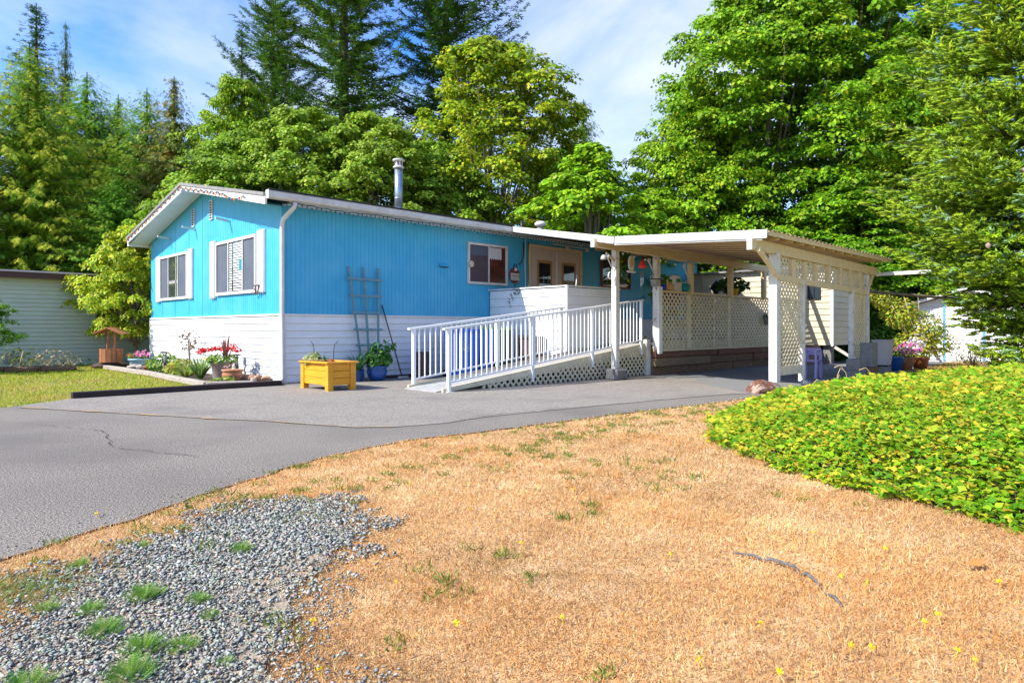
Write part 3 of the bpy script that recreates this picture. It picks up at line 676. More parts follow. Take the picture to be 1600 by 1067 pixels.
lattice('lattice_panel', M['lattice'], C, (9.46, -7.46), (10.15, -7.46), .35, 1.88)
lattice('lattice_panel', M['lattice'], C, (5.64, -7.425), (10.3, -7.425), lambda t: 2.04 - .02 * t, lambda t: 2.42 - .012 * t)

# ================================================================== PORCH DECK
D = thing('porch_deck', 'raised timber porch with white lattice front and boarded half walls', 'porch')
DZ = .74
box('deck_joist_frame', M['timber'], D, 7.34, 15.3, -3.84, -.05, DZ - .22, DZ - .04); box('deck_joist_frame', M['timber'], D, 5.72, 7.33, -2.5, -.05, DZ - .22, DZ - .04)
for i in range(26):
    box('deck_board', M['ramp'], D, 7.33 if -3.86 + i * .146 < -2.55 else 5.7, 15.35, -3.86 + i * .146, -3.86 + i * .146 + .138, DZ - .038, DZ)
# enclosed half wall, white lap siding. -X face at x=5.56 (y -2.62..0), -Y face at y=-2.62 (x 5.56..7.6)
EX, EY, EZ = 5.58, -2.62, 2.06
hw = box('half_wall', M['white'], D, EX + .01, EX + .1, EY + .01, -.03, .0, EZ - .02)
box('half_wall_core', M['white'], hw, EX + .1, 7.55, EY + .01, EY + .1, .0, EZ - .02)
for i in range(10):
    z0 = .05 + i * .2; z1 = min(z0 + .2, EZ - .02)
    board('siding_board', M['white'], hw, (EX + .008, -.04), (EX + .008, EY + .03), z0, z1, (-1, 0)); board('siding_board', M['white'], hw, (EX + .03, EY + .008), (7.55, EY + .008), z0, z1, (0, -1))
box('corner_trim', M['white'], hw, EX - .02, EX + .04, EY - .02, EY + .04, 0, EZ)
box('wall_cap', M['trim'], hw, EX - .03, EX + .13, EY - .03, 0, EZ, EZ + .03); box('wall_cap', M['trim'], hw, EX + .13, 7.6, EY - .03, EY + .13, EZ + .002, EZ + .028)
# lattice front
lattice('lattice_panel', M['lattice'], D, (7.19, -3.92), (15.3, -3.92), lambda t: .62 - .006 * t, 1.93, .165, .044)
bar('cap_rail', M['cream'], D, (7.14, -3.93, 1.965), (15.3, -3.93, 1.965), .14, .05, .004)
for (x0, x1) in ((8.56, 8.74), (10.62, 10.78), (9.85, 9.93)): box('lattice_stile', M['lattice'], D, x0, x1, -3.945, -3.93, .62, 1.93)
box('rim_board', M['lattice'], D, 7.19, 15.3, -3.905, -3.87, .56, .80)
# retaining timbers below
TM = thing('timber_wall', 'stack of old brown timbers under the porch lattice', 'retaining wall', (11, -3.8, 0))
timb2 = mat('pale_old_timber', (.30, .20, .12), (.18, .11, .065), 5, .85, .5, 20, stretch=(1, 5, 5), c3=(.20, .18, .08), s3=2, f3=.55); timb3 = mat('red_old_timber', (.26, .11, .07), (.13, .06, .045), 5, .85, .5, 20, stretch=(1, 5, 5))
for row, (z0, z1, cuts) in enumerate(((-.05, .19, (7.32, 9.3, 11.2, 14.9)), (.195, .40, (7.32, 9.9, 12.4, 14.9)), (.405, .66, (7.32, 8.0, 10.3, 12.9, 14.9)))):
    for a, b in zip(cuts[:-1], cuts[1:]):
        j = random.uniform(0, .09); box('timber', [M['timber'], timb2, timb3][(row + int(a * 3)) % 3], TM, a + .006, b - .006, -3.86 + j, -3.62 + j, z0, z1 - .004, bevel=.015)
box('gate_panel', mat('faded_pink_board', (.24, .13, .11), (.18, .10, .09), 4, .8), TM, 14.0, 15.3, -4.6, -4.55, .0, .56)
tubep = tube('hose_bib', M['darkmetal'], TM, [(13.4, -3.9, .55), (13.4, -4.0, .3), (13.55, -4.0, .2), (13.75, -3.95, .35), (13.8, -3.9, .55)], .02, 6)

# ================================================================== BEIGE ADDITION at the far end of the porch
AD = thing('porch_storage_room', 'beige lap-sided storage room raised on piers at the end of the porch', 'shed', (16.6, -2.5, 0))
cr = box('room_core', M['beige'], AD, 15.45, 18.4, -4.9, -.05, .58, 3.0)
for i in range(13):
    z0 = .58 + i * .19; board('siding_board', M['beige'], cr, (15.445, -.05), (15.445, -4.9), z0, z0 + .19, (-1, 0))
    board('siding_board', M['beige'], cr, (15.45, -4.905), (18.4, -4.905), z0, z0 + .19, (0, -1))
box('corner_trim', M['trim'], AD, 15.42, 15.5, -4.94, -4.86, .55, 3.0)
rd = box('door', M['beige'], AD, 15.405, 15.43, -1.55, -.55, .78, 2.95)
box('door_casing', M['cream'], AD, 15.40, 15.42, -.55, -.5, .78, 3.0); box('door_casing', M['cream'], AD, 15.40, 15.42, -1.6, -1.55, .78, 3.0)
q = .26; MB().add([(15.385, -1.05, 2.52 + q), (15.385, -1.05 - q, 2.52), (15.385, -1.05, 2.52 - q), (15.385, -1.05 + q, 2.52), (15.40, -1.05, 2.52 + q), (15.40, -1.05 - q, 2.52), (15.40, -1.05, 2.52 - q), (15.40, -1.05 + q, 2.52)], [(0, 3, 2, 1), (4, 5, 6, 7), (0, 1, 5, 4), (1, 2, 6, 5), (2, 3, 7, 6), (3, 0, 4, 7)]).build('diamond_window', M['glass'], rd)
window(AD, (15.43, -4.18), (15.43, -4.55), 2.02, 2.58, (-1, 0), M['darkmetal'], [(.03, .18, M['glass2'], ''), (.18, .34, M['glass2'], '')], .03)
box('room_roof', M['roofgrey'], AD, 15.25, 18.6, -5.1, 0, 3.0, 3.06)
for (x, y) in ((15.7, -4.7), (15.7, -2.5), (18.1, -4.7)): box('pier', M['concrete'], AD, x - .12, x + .12, y - .12, y + .12, 0, .58)
bar('strut', M['oldpaint'], AD, (15.5, -4.95, .52), (15.9, -5.6, .02), .06, .09)

# ================================================================== RAMP
RP = thing('wheelchair_ramp', 'long white railed ramp rising from the driveway to the porch', 'ramp', (1.24, -3.1, 0))
RX0, RX1, RYN, RYF = 1.05, 7.35, -3.62, -2.63
def rampz(x): return .02 + (DZ - .02) * max(0, min(1, (x - RX0) / (RX1 - RX0)))
nbd = 44
for i in range(nbd):
    xa = RX0 + (RX1 - RX0) * i / nbd; xb = RX0 + (RX1 - RX0) * (i + 1) / nbd - .008
    v = [(xa, RYN + .05, rampz(xa) - .028), (xb, RYN + .05, rampz(xb) - .028), (xb, RYF - .03, rampz(xb) - .028), (xa, RYF - .03, rampz(xa) - .028),
         (xa, RYN + .05, rampz(xa)), (xb, RYN + .05, rampz(xb)), (xb, RYF - .03, rampz(xb)), (xa, RYF - .03, rampz(xa))]
    fromvf('ramp_board', v, BOXF, M['ramp'], RP)
for y in (RYN, RYF):
    v = [(RX0 + .1, y - .022, .0), (RX1, y - .022, rampz(RX1) - .24), (RX1, y + .022, rampz(RX1) - .24), (RX0 + .1, y + .022, .0), (RX0 + .1, y - .022, rampz(RX0) + .05), (RX1, y - .022, rampz(RX1) + .03), (RX1, y + .022, rampz(RX1) + .03), (RX0 + .1, y + .022, rampz(RX0) + .05)]
    fromvf('stringer', v, BOXF, M['lattice'], RP)
lattice('lattice_skirt', M['lattice'], RP, (RX0 + .9, RYN - .03), (7.22, RYN - .03), 0.0, lambda t: max(.03, rampz(RX0 + .9 + t) - .07), .15, .040)
lattice('lattice_skirt', M['lattice'], RP, (RX0 + .9, RYF + .03), (5.5, RYF + .03), 0.0, lambda t: max(.03, rampz(RX0 + .9 + t) - .07), .15, .040)
fromvf('added_dark_panel', [(RX0 + .6, RYF - .03, 0), (5.55, RYF - .03, 0), (5.55, RYF - .03, rampz(5.55) - .03), (RX0 + .6, RYF - .03, rampz(RX0 + .6) - .03)], [(0, 1, 2, 3)], M['darktimber'], RP)  # added dark sheet, blocks light from behind so the near lattice holes darken
box('end_post', M['trim'], RP, 7.2, 7.32, RYN - .09, RYN + .03, 0, DZ + .1)
def railing(y, xa, xb, posts, hr=1.03):
    r = MB().bar((xa - .12, y, rampz(xa - .12) + hr + .02), (xb, y, rampz(xb) + hr + .02), .065, .04).build('top_rail', M['rail'], RP, bevel=.006)
    MB().bar((xa, y, rampz(xa) + .12), (xb, y, rampz(xb) + .12), .03, .03).build('bottom_rail', M['rail'], RP)
    n = int((xb - xa) / .125)
    for i in range(1, n):
        x = xa + (xb - xa) * i / n
        if min(abs(x - p) for p in posts) < .05: continue
        box('baluster', M['rail'], RP, x - .0095, x + .0095, y - .0095, y + .0095, rampz(x) + .13, rampz(x) + hr)
    for p in posts:
        box('rail_post', M['rail'], RP, p - .03, p + .03, y - .03, y + .03, max(0, rampz(p) - .22) if p > xa else 0, rampz(p) + hr, bevel=.004)
railing(RYN - .03, 1.27, 7.1, (1.27, 3.35, 5.2, 7.02)); railing(RYF + .02, 1.29, 5.5, (1.29, 3.4, 5.4))
for (x, y) in ((1.27, RYN - .03), (1.29, RYF + .02)): box('base_plate', M['rail'], RP, x - .07, x + .07, y - .06, y + .06, .003, .014)

# block under the porch post
box('concrete_footing', M['concrete'], None, 5.38, 5.75, -4.16, -3.86, 0, .24, bevel=.03, solo=(5.55, -4.0, 0)); tag(bpy.context.scene.objects['concrete_footing'], 'grey concrete footing under the porch post beside the ramp lattice', 'footing')

# ================================================================== NEIGHBOUR HOUSE
NH = thing('neighbour_house', 'long sage green lap-sided mobile home with dark brown fascia', 'house', (0, 11, 0))
NY = 10.95
nw = box('wall', M['green'], NH, -14, 9.5, NY + .01, NY + 6, 0, 2.56)
nbn = 21
for i in range(nbn):
    z0 = .02 + i * .1215; board('siding_board', M['green'], nw, (-14, NY + .005), (9.5, NY + .005), z0, z0 + .1215, (0, -1), .03, .004)
MB().box(-14.3, 9.8, NY - .33, NY + 6.3, 2.70, 2.745).build('roof', M['roofgrey'], NH)
MB().box(-14.2, 9.7, NY - .30, NY - .25, 2.53, 2.695).build('fascia', M['brownfascia'], NH)
MB().box(-14.25, 9.75, NY - .345, NY - .335, 2.70, 2.75).build('drip_edge', M['wicker'], NH)
MB().box(-14.2, 9.7, NY - .25, NY, 2.55, 2.57).build('soffit', M['brownfascia'], NH)
sv = lathe('roof_vent', M['galv'], NH, (-3.3, NY + 1.2, 2.74), [(.26, 0), (.24, .12), (.25, .14), (.25, .2), (.18, .22)], 16); lathe('vent_cap', M['redrock'], sv, (-3.3, NY + 1.2, 2.94), [(.26, 0), (.24, .07), (.05, .12)], 16)
window(NH, (-.72, NY), (.5, NY), 1.45, 2.1, (0, -1), M['brownfascia'], [(.06, .6, M['glass'], ''), (.6, 1.14, M['glass'], '')], .07)
box('skirt_hatch', M['rockgrey'], NH, -3.05, -2.72, NY - .03, NY - .018, .08, .4)
box('meter_box', M['rockgrey'], NH, 1.1, 1.3, NY - .1, NY - .02, .75, .9)

# ================================================================== WHITE SHED on the right
SH = thing('garden_shed', 'small white lap-sided shed with blue trimmed door behind the spruce', 'shed', (20.5, -8, 0))
SX = 19.5
def shz(y): return 2.36 + .0 - abs(y + 7.6) * .3 + .05
P_ = [(-6.1, 0), (-9.1, 0), (-9.1, shz(-9.1) - .1), (-7.6, shz(-7.6) - .1), (-6.1, shz(-6.1) - .1)]
v = [(SX, y, z) for y, z in P_] + [(SX + 3, y, z) for y, z in P_]
fromvf('wall', v, [(0, 1, 2, 3, 4)[::-1], (5, 6, 7, 8, 9), (0, 4, 9, 5), (4, 3, 8, 9), (3, 2, 7, 8), (2, 1, 6, 7)], M['shedwhite'], SH)
for i in range(17):
    z0 = .06 + i * .135
    hw_ = min(1.5, max(0.0, (shz(-7.6) - .1 - z0 - .135) / .3))
    if hw_ > .05: board('siding_board', M['shedwhite'], SH, (SX - .004, -7.6 + hw_), (SX - .004, -7.6 - hw_), z0, z0 + .133, (-1, 0), .026, .004)
for s in (1, -1):
    ya, yb = -7.6, -7.6 + s * 1.85
    v = [(SX - .35, ya, shz(ya)), (SX + 3.2, ya, shz(ya)), (SX + 3.2, yb, shz(yb)), (SX - .35, yb, shz(yb)), (SX - .35, ya, shz(ya) - .07), (SX + 3.2, ya, shz(ya) - .07), (SX + 3.2, yb, shz(yb) - .07), (SX - .35, yb, shz(yb) - .07)]
    fromvf('roof', v, BOXF, M['trim'], SH)
box('door_trim', M['shedblue'], SH, SX - .04, SX - .02, -7.02, -6.95, 0.05, 2.0); box('door_trim', M['shedblue'], SH, SX - .04, SX - .02, -8.1, -8.03, 0.05, 2.0); box('door_trim', M['shedblue'], SH, SX - .042, SX - .022, -8.03, -7.02, 1.94, 2.0)

# ================================================================== PLANTER BOX
PB = thing('planter_box', 'bright orange-stained wooden planter box on the driveway', 'planter', (.12, -1.6, 0))
bx0, bx1, by0, by1 = -.15, .37, -2.08, -1.12; ZT = .51
for (x, y) in ((bx0, by0), (bx1 - .07, by0), (bx0, by1 - .07), (bx1 - .07, by1 - .07)):
    box('leg', M['planter'], PB, x, x + .11 if x > 0 else x + .11, y, y + .11, 0, ZT - .03, bevel=.006)
for k in range(3):
    z0 = .10 + k * .125; z1 = z0 + .12
    box('side_board', M['planter'], PB, bx0 + .02, bx0 + .045, by0 + .11, by1 - .07, z0, z1, bevel=.004); box('side_board', M['planter'], PB, bx0 + .11, bx1 - .07, by0 + .02, by0 + .045, z0, z1, bevel=.004)
    box('side_board', M['planter'], PB, bx1 - .01, bx1 + .015, by0 + .11, by1 - .07, z0, z1, bevel=.004); box('side_board', M['planter'], PB, bx0 + .11, bx1 - .07, by1 - .045, by1 - .02, z0, z1, bevel=.004)
for (a, b, c, d) in ((bx0 - .04, bx0 + .08, by0 - .04, by1 + .04), (bx1 - .06, bx1 + .08, by0 - .04, by1 + .04)):
    box('rim_board', M['planter'], PB, a, b, c, d, ZT - .03, ZT, bevel=.005)
box('rim_board', M['planter'], PB, bx0 + .08, bx1 - .06, by0 - .04, by0 + .08, ZT - .029, ZT - .001); box('rim_board', M['planter'], PB, bx0 + .08, bx1 - .06, by1 - .08, by1 + .04, ZT - .029, ZT - .001)
box('soil', M['soil'], PB, bx0 + .05, bx1 - .02, by0 + .05, by1 - .05, .1, ZT - .06)

# ---------------------------------------------------------------- small-plant generators
LEAFV = [(0, 0, 0), (.5, .45, .10), (0, 1, 0), (-.5, .45, .10)]; LEAFF = [(0, 1, 2), (0, 2, 3)]
BLADEV = [(-.5, 0, 0), (.5, 0, 0), (.35, .5, .05), (-.35, .5, .05), (0, 1, .22)]; BLADEF = [(0, 1, 2), (0, 2, 3), (3, 2, 4)]
def blob_leaves(name, parent, c, rad, n, size, cols, weights=None, m='leaf', asp=.7, droop=0., kind=None, solo=False):
    p = rng.normal(size=(n, 3)); p /= np.linalg.norm(p, axis=1, keepdims=True); r = rng.uniform(.35, 1, (n, 1)) ** .5
    nrm = p + np.array([0, 0, .6]) + rng.normal(0, .45, (n, 3)); pos = p * r * np.array(rad) + np.array(c)
    s = size * rng.uniform(.7, 1.3, n); off = ORG[parent] if parent is not None else Vector(c)
    V, F, Cc = scatter(LEAFV, LEAFF, pos - np.array(off), frames(nrm, p + np.array([0, 0, -droop])), np.stack([s * asp, s, s], 1), palette(n, cols, weights))
    me = fastmesh(name, V, F, Cc); o = _link(name, me, M[m], parent)
    if parent is None: o.location = off; ORG[o] = Vector(off)
    return tag(o, kind=kind or 'stuff')
def blades(name, parent, c, n, length, width, spread, cols, m='leaf', bend=.25, up=1.0):
    a = rng.uniform(0, 6.283, n); tl = rng.uniform(0.1, spread, n); d = np.stack([np.cos(a) * tl, np.sin(a) * tl, np.full(n, up)], 1)
    L = length * rng.uniform(.6, 1.1, n); side = np.stack([-np.sin(a), np.cos(a), np.zeros(n)], 1)
    fr = frames_y(d, np.stack([np.cos(a), np.sin(a), np.full(n, -.3)], 1)); pos = np.array(c) + np.stack([np.cos(a), np.sin(a), np.zeros(n)], 1) * rng.uniform(0, .04, (n, 1))
    bv = np.array(BLADEV, float); bv[:, 2] *= bend / .22
    V, F, Cc = scatter(bv, BLADEF, pos - np.array(ORG[parent]), fr, np.stack([np.full(n, width), L, L], 1), palette(n, cols))
    return tag(_link(name, fastmesh(name, V, F, Cc), M[m], parent), kind='stuff')
GREEN = [(.10, .24, .03), (.16, .30, .04), (.06, .16, .03)]; DKG = [(.04, .12, .03), (.06, .16, .04)]; LIME = [(.28, .40, .06), (.20, .34, .04), (.36, .42, .10)]
blob_leaves('succulent_leaves', PB, (-.03, -1.32, ZT + .02), (.12, .16, .12), 160, .09, [(.45, .50, .22), (.35, .45, .15)]); blob_leaves('flowers', PB, (.02, -1.72, ZT - .01), (.18, .2, .035), 160, .04, [(.6, .10, .06), (.5, .28, .14), (.3, .35, .1)], m='petal')
blades('grass_leaves', PB, (.22, -1.3, ZT - .06), 26, .22, .018, .7, DKG)
for (x, y, s) in ((-.06, -1.42, .04), (.15, -1.75, -.05)):
    tube('garden_stake', M['darkmetal'], PB, [(x, y, ZT - .06), (x, y, ZT + .18), (x - s * .4, y, ZT + .3), (x - s * 1.2, y + s, ZT + .36)], .007, 6)
# ---------------------------------------------------------------- trellis (ladder shape) on the side wall
TR = thing('wooden_trellis', 'weathered grey-green garden trellis leaning on the blue side wall', 'trellis', (1.85, -.08, 0))
for (xt, xb_) in ((1.46, 1.72), (1.83, 1.88), (2.20, 2.08)): bar('upright', M['trellis'], TR, (xb_, -.24, .02), (xt, -.06, 2.42), .045, .022)
for k, z in enumerate((2.16, 1.80, 1.44, 1.08, .74, .42)):
    t = (z - .02) / 2.4; xl = 1.72 + (1.46 - 1.72) * t; xr = 2.08 + .12 * t; yy = -.24 + .18 * t - .024
    bar('crossbar', M['trellis'], TR, (xl - .09, yy, z), (xr + .09, yy, z - .01), .022, .045)
# broom handle leaning
t = thing('leaning_pole', 'dark wooden pole with a squeegee foot leaning on the side wall right of the trellis', 'pole', (2.62, -.32, 0))
tube('pole', M['number'], t, [(2.63, -.34, .04), (2.30, -.05, 1.62)], .014, 8); bar('foot', M['gutter'], t, (2.5, -.40, .025), (2.78, -.36, .025), .04, .04)

def pot(name, label, cat, c, prof, m, n=24, group=None):
    t = thing(name, label, cat, c, group); o = lathe('pot', m, t, c, prof, n)
    r = prof[-1][0] * .93; zt = prof[-1][1]
    MB().lathe((c[0], c[1], c[2] + zt - .03), [(r * .95, 0), (r * .95, .012)], n).build('soil', M['soil'], t)
    return t
t = pot('blue_pot_plant', 'round glossy blue pot with a bushy green plant below the trellis', 'potted plant', (1.80, -.62, .006), [(.12, 0), (.18, .07), (.215, .18), (.20, .27), (.225, .29), (.225, .31), (.2, .31)], M['bluepot'])
blob_leaves('foliage', t, (1.82, -.62, .48), (.27, .22, .18), 300, .12, [(.05, .17, .03), (.09, .24, .04), (.16, .34, .07)])
for k in range(6):
    a = k * 1.1; x, y = 1.8 + .3 * math.cos(a), -.62 + .2 * math.sin(a); tube('stem', M['trellis'], t, [(1.8, -.62, .3), (x * .5 + .9, y * .5 - .31, .6), (x, y, .75 + .06 * (k % 3))], .006, 5)
blob_leaves('top_leaves', t, (1.95, -.62, .74), (.34, .16, .06), 40, .12, [(.08, .24, .04)])
t = pot('strap_leaf_pot', 'dark pot of strap leaves squeezed behind the planter box', 'potted plant', (1.35, -.60, .006), [(.10, 0), (.13, .24), (.14, .24)], M['bluepot'])
blades('leaves', t, (1.35, -.6, .22), 60, .52, .035, .75, [(.03, .11, .04), (.06, .19, .06), (.10, .22, .12)])
# low edging + soil strip by the skirting
box('edging_plank', M['darktimber'], None, 2.0, 3.4, -.34, -.22, .008, .07, solo=(2.7, -.28, 0)); tag(bpy.context.scene.objects['edging_plank'], 'short dark plank on the ground beside the blue pot', 'plank')
# brown bin
def bin_(name, label, x, y, w, d, h, body, lid, taper=.86, lidz=.05, group=None, wheels=True):
    t = thing(name, label, 'bin', (x, y, 0), group); hw, hd = w / 2, d / 2; T = taper
    v = [(x - hw * T, y - hd * T, .02), (x + hw * T, y - hd * T, .02), (x + hw * T, y + hd * T, .02), (x - hw * T, y + hd * T, .02), (x - hw, y - hd, h), (x + hw, y - hd, h), (x + hw, y + hd, h), (x - hw, y + hd, h)]
    o = fromvf('body', v, BOXF, body, t)
    b = bmesh.new(); b.from_mesh(o.data); bmesh.ops.bevel(b, geom=list(b.edges), offset=.02, segments=2, affect='EDGES'); b.to_mesh(o.data); b.free()
    if lid:
        MB().add([(x - hw - .02, y - hd - .03, h + .002), (x + hw + .02, y - hd - .03, h + .002), (x + hw + .02, y + hd + .03, h + .002), (x - hw - .02, y + hd + .03, h + .002),
                  (x - hw + .01, y - hd, h + lidz), (x + hw - .01, y - hd, h + lidz), (x + hw - .01, y + hd, h + lidz + .03), (x - hw + .01, y + hd, h + lidz + .03)], BOXF).build('lid', lid, t, bevel=.008)
        tube('handle', body, t, [(x - hw * .7, y + hd + .06, h), (x + hw * .7, y + hd + .06, h)], .014, 6)
    if wheels:
        for s in (-1, 1):
            tube('wheel', M['rubber'], t, [(x + s * hw * .9 - .02, y + hd * .9, .09), (x + s * hw * .9 + .02, y + hd * .9, .09)], .09, 14)
    return t
bin_('waste_bin', 'small brown open bin behind the near end of the ramp railing', 2.95, -.6, .30, .3, .58, M['brownbin'], None, wheels=False)
b1 = bin_('recycling_bin', 'tall blue wheeled bin with a recycling emblem, nearer the ramp entrance', 3.72, -1.12, .58, .62, 1.02, M['binblue'], M['binblue'])
text('recycling_emblem', '\u267B', M['lightblue'], b1, .26, (3.55, -1.436, .62), ROT_NY, .002)
bin_('recycling_bin', 'tall blue wheeled bin with a dark lid next to the green one', 4.40, -.95, .46, .58, 1.00, M['binblue'], M['binblue'])
bin_('compost_bin', 'dark green wheeled bin with a lime green lid', 4.98, -.9, .50, .56, 1.06, M['bingreen'], M['binlid'])
bin_('waste_bin', 'dark brown ridged bin between the green one and the half wall', 5.30, -1.75, .46, .46, .86, M['brownbin'], M['darkmetal'])

# ================================================================== LANDSCAPE TIMBERS AND BED
t = MB().box(-3.58, -.16, -.36, -.22, 0, .10).build('edging_timber', M['darktimber'], None, solo=(-1.9, -.29, 0), bevel=.008); tag(t, 'long dark timber between the asphalt and the front lawn', 'edging timber')
E = [(-.62, -.16), (-1.36, .2), (-1.30, 1.6), (-1.20, 3.4), (-1.14, 4.6), (-1.18, 5.7), (-1.16, 6.6), (-1.22, 7.8)]
eg = thing('bed_edging', 'pale weathered timber edging curving between lawn and flower bed', 'garden edging', (-1.2, 3, 0))
for a, b in zip(E[:-1], E[1:]):
    bar('edging_piece', M['greytimber'], eg, (a[0], a[1], .055), (b[0], b[1], .055), .13, .11, .015)
def rock(name, label, c, r, m, seed, group=None, cat='rock', parent=None):
    b = bmesh.new(); bmesh.ops.create_icosphere(b, subdivisions=3, radius=1); rd = random.Random(seed)
    ax = [Vector((rd.uniform(-1, 1), rd.uniform(-1, 1), rd.uniform(-1, 1))).normalized() for _ in range(7)]; ds_ = [rd.uniform(.45, .78) for _ in ax]
    for vv in b.verts:
        p = vv.co.copy()
        for a_, d_ in zip(ax, ds_):
            k = p.dot(a_)
            if k > d_: p -= a_ * (k - d_) * .85
        p *= 1 + .05 * math.sin(p.x * 9 + seed) * math.cos(p.y * 8 + p.z * 7); vv.co = Vector((p.x * r[0], p.y * r[1], p.z * r[2]))
    me = bpy.data.meshes.new(name); b.to_mesh(me); b.free(); o = _link(name, me, m, parent); o.location = c
    if parent is None: tag(o, label, cat, group)
    else: o.location = Vector(c) - ORG[parent]
    return o
rock('garden_rock', 'rounded grey rock at the far end of the bed edging by the well', (-.55, 7.75, .1), (.14, .12, .10), M['rockgrey'], 1)
rock('garden_rock', 'flat pale rock lying between the grey rock and the light blue pot', (-.72, 7.1, .08), (.2, .14, .07), M['rock'], 2)
rock('garden_rock', 'cream rock beside the small red-brown pot', (-.8, 6.3, .09), (.14, .12, .09), M['rock'], 3)
rock('garden_rock', 'warm brown rock at the house corner end of the bed', (-.12, .42, .08), (.1, .1, .08), M['rockwarm'], 4)
rock('garden_rock', 'ochre rock heaped second from the house corner', (-.20, .66, .09), (.12, .1, .09), M['rockwarm'], 5)
rock('garden_rock', 'small white rock leaning in front of the ochre rock', (-.34, .50, .06), (.07, .06, .07), M['rock'], 6)
t = tube('clay_pipe', M['rockwarm'], None, [(-.14, 1.55, .07), (-.14, .95, .07)], .07, 14, solo=None); tag(t, 'clay pipe lying in the bed against the white skirting', 'pipe')
# well on a mound
rock('rock_mound', 'low brown earth and stone mound under the wishing well', (-.80, 8.45, .04), (.62, .5, .15), M['soil'], 9, cat='mound')
WL = thing('wishing_well', 'small wooden wishing well with a shingled roof', 'wishing well', (-.98, 8.25, .12))
cx, cy = -.98, 8.25
for k in range(14):
    a = 2 * math.pi * k / 14; a2 = 2 * math.pi * (k + .92) / 14; r = .29
    v = [(cx + r * math.cos(a), cy + r * math.sin(a), .17), (cx + r * math.cos(a2), cy + r * math.sin(a2), .17), (cx + (r - .03) * math.cos(a2), cy + (r - .03) * math.sin(a2), .17), (cx + (r - .03) * math.cos(a), cy + (r - .03) * math.sin(a), .17)]
    v += [(p[0], p[1], .54) for p in v]; fromvf('stave', v, BOXF, M['wellwood'], WL)
rx_, ry_ = .7115, -.7027
for s in (-1, 1): box('roof_post', M['wellwood'], WL, cx + rx_ * .09 * s - .03, cx + rx_ * .09 * s + .03, cy + ry_ * .09 * s - .03, cy + ry_ * .09 * s + .03, .5, 1.0)
for s in (-1, 1):
    a = Vector((rx_, ry_, 0)); b = Vector((-ry_, rx_, 0)); c0 = Vector((cx, cy, 0))
    v = [c0 + b * -.22 + Vector((0, 0, 1.10)), c0 + b * .22 + Vector((0, 0, 1.10)), c0 + b * .22 + a * .38 * s + Vector((0, 0, .94)), c0 + b * -.22 + a * .38 * s + Vector((0, 0, .94))]
    v += [p + Vector((0, 0, .03)) for p in v]; fromvf('roof_panel', v, BOXF, M['wellwood'], WL)
tube('winch', M['wellwood'], WL, [(cx - rx_ * .12, cy - ry_ * .12, .72), (cx + rx_ * .12, cy + ry_ * .12, .72)], .025, 8)

# potted things of the bed
t = pot('light_blue_pot', 'pale blue bowl with pink flowers at the far end of the bed', 'potted plant', (-.5, 7.55, .03), [(.13, 0), (.19, .12), (.23, .2), (.25, .21), (.25, .24)], M['lightblue'])
blob_leaves('leaves', t, (-.5, 7.6, .30), (.2, .2, .08), 60, .1, GREEN); blob_leaves('flowers', t, (-.42, 7.45, .42), (.17, .17, .08), 110, .06, [(.75, .22, .42), (.8, .35, .5)], m='petal'); blob_leaves('orange_flowers', t, (-.62, 7.8, .36), (.1, .1, .05), 40, .05, [(.7, .28, .08)], m='petal')
blades('stalks', t, (-.5, 7.55, .25), 6, .4, .02, .3, GREEN)
t = pot('small_red_pot', 'small red-brown pot with lime strap leaves between the two big plants', 'potted plant', (-.72, 5.8, .03), [(.11, 0), (.15, .1), (.155, .12)], M['redpot'])
blades('leaves', t, (-.72, 5.8, .1), 30, .34, .05, .9, LIME)
t = pot('geranium_pot', 'large taupe pot with red geraniums and a spiky dracaena', 'potted plant', (-.60, 1.45, .03), [(.16, 0), (.17, .02), (.205, .33), (.225, .34), (.225, .385), (.205, .39)], M['taupe'], 28)
blob_leaves('leaves', t, (-.60, 1.45, .46), (.28, .28, .10), 300, .07, [(.14, .30, .03), (.30, .40, .04), (.09, .24, .03)]); blob_leaves('yellow_flowers', t, (-.72, 1.6, .50), (.24, .22, .06), 40, .05, [(.75, .55, .03)], m='petal')
for (dx, dy, dz) in ((-.24, .28, .66), (-.02, .1, .70), (-.12, .18, .68), (.14, -.2, .72), (.2, -.28, .66), (.05, -.06, .67), (-.3, .36, .63)): blob_leaves('flower_head', t, (-.60 + dx, 1.45 + dy, dz), (.085, .085, .04), 70, .045, [(.75, .03, .03), (.62, .02, .03), (.8, .08, .07)], m='petal')
blades('dracaena_leaves', t, (-.55, 1.38, .44), 30, .62, .028, .75, [(.20, .07, .06), (.13, .06, .06), (.3, .12, .09)], bend=.06, up=1.2)
t = pot('clay_bowl', 'wide two-tone terracotta bowl in front of the geranium pot', 'pot', (-.62, .86, .03), [(.09, 0), (.15, .05), (.195, .13), (.195, .16), (.175, .2), (.19, .21), (.215, .245), (.2, .25)], M['terra'], 28)
blob_leaves('flowers', t, (-.62, 1.0, .32), (.1, .1, .06), 30, .05, [(.8, .4, .5), (.3, .4, .1)], m='petal')
lathe('planter_back', M['terra'], None, (-.36, 2.1, .03), [(.12, 0), (.15, .3), (.16, .3)], 18); o = bpy.data.objects['planter_back']; o.name = 'clay_pot'; tag(o, 'plain clay pot half hidden behind the taupe geranium pot', 'pot')
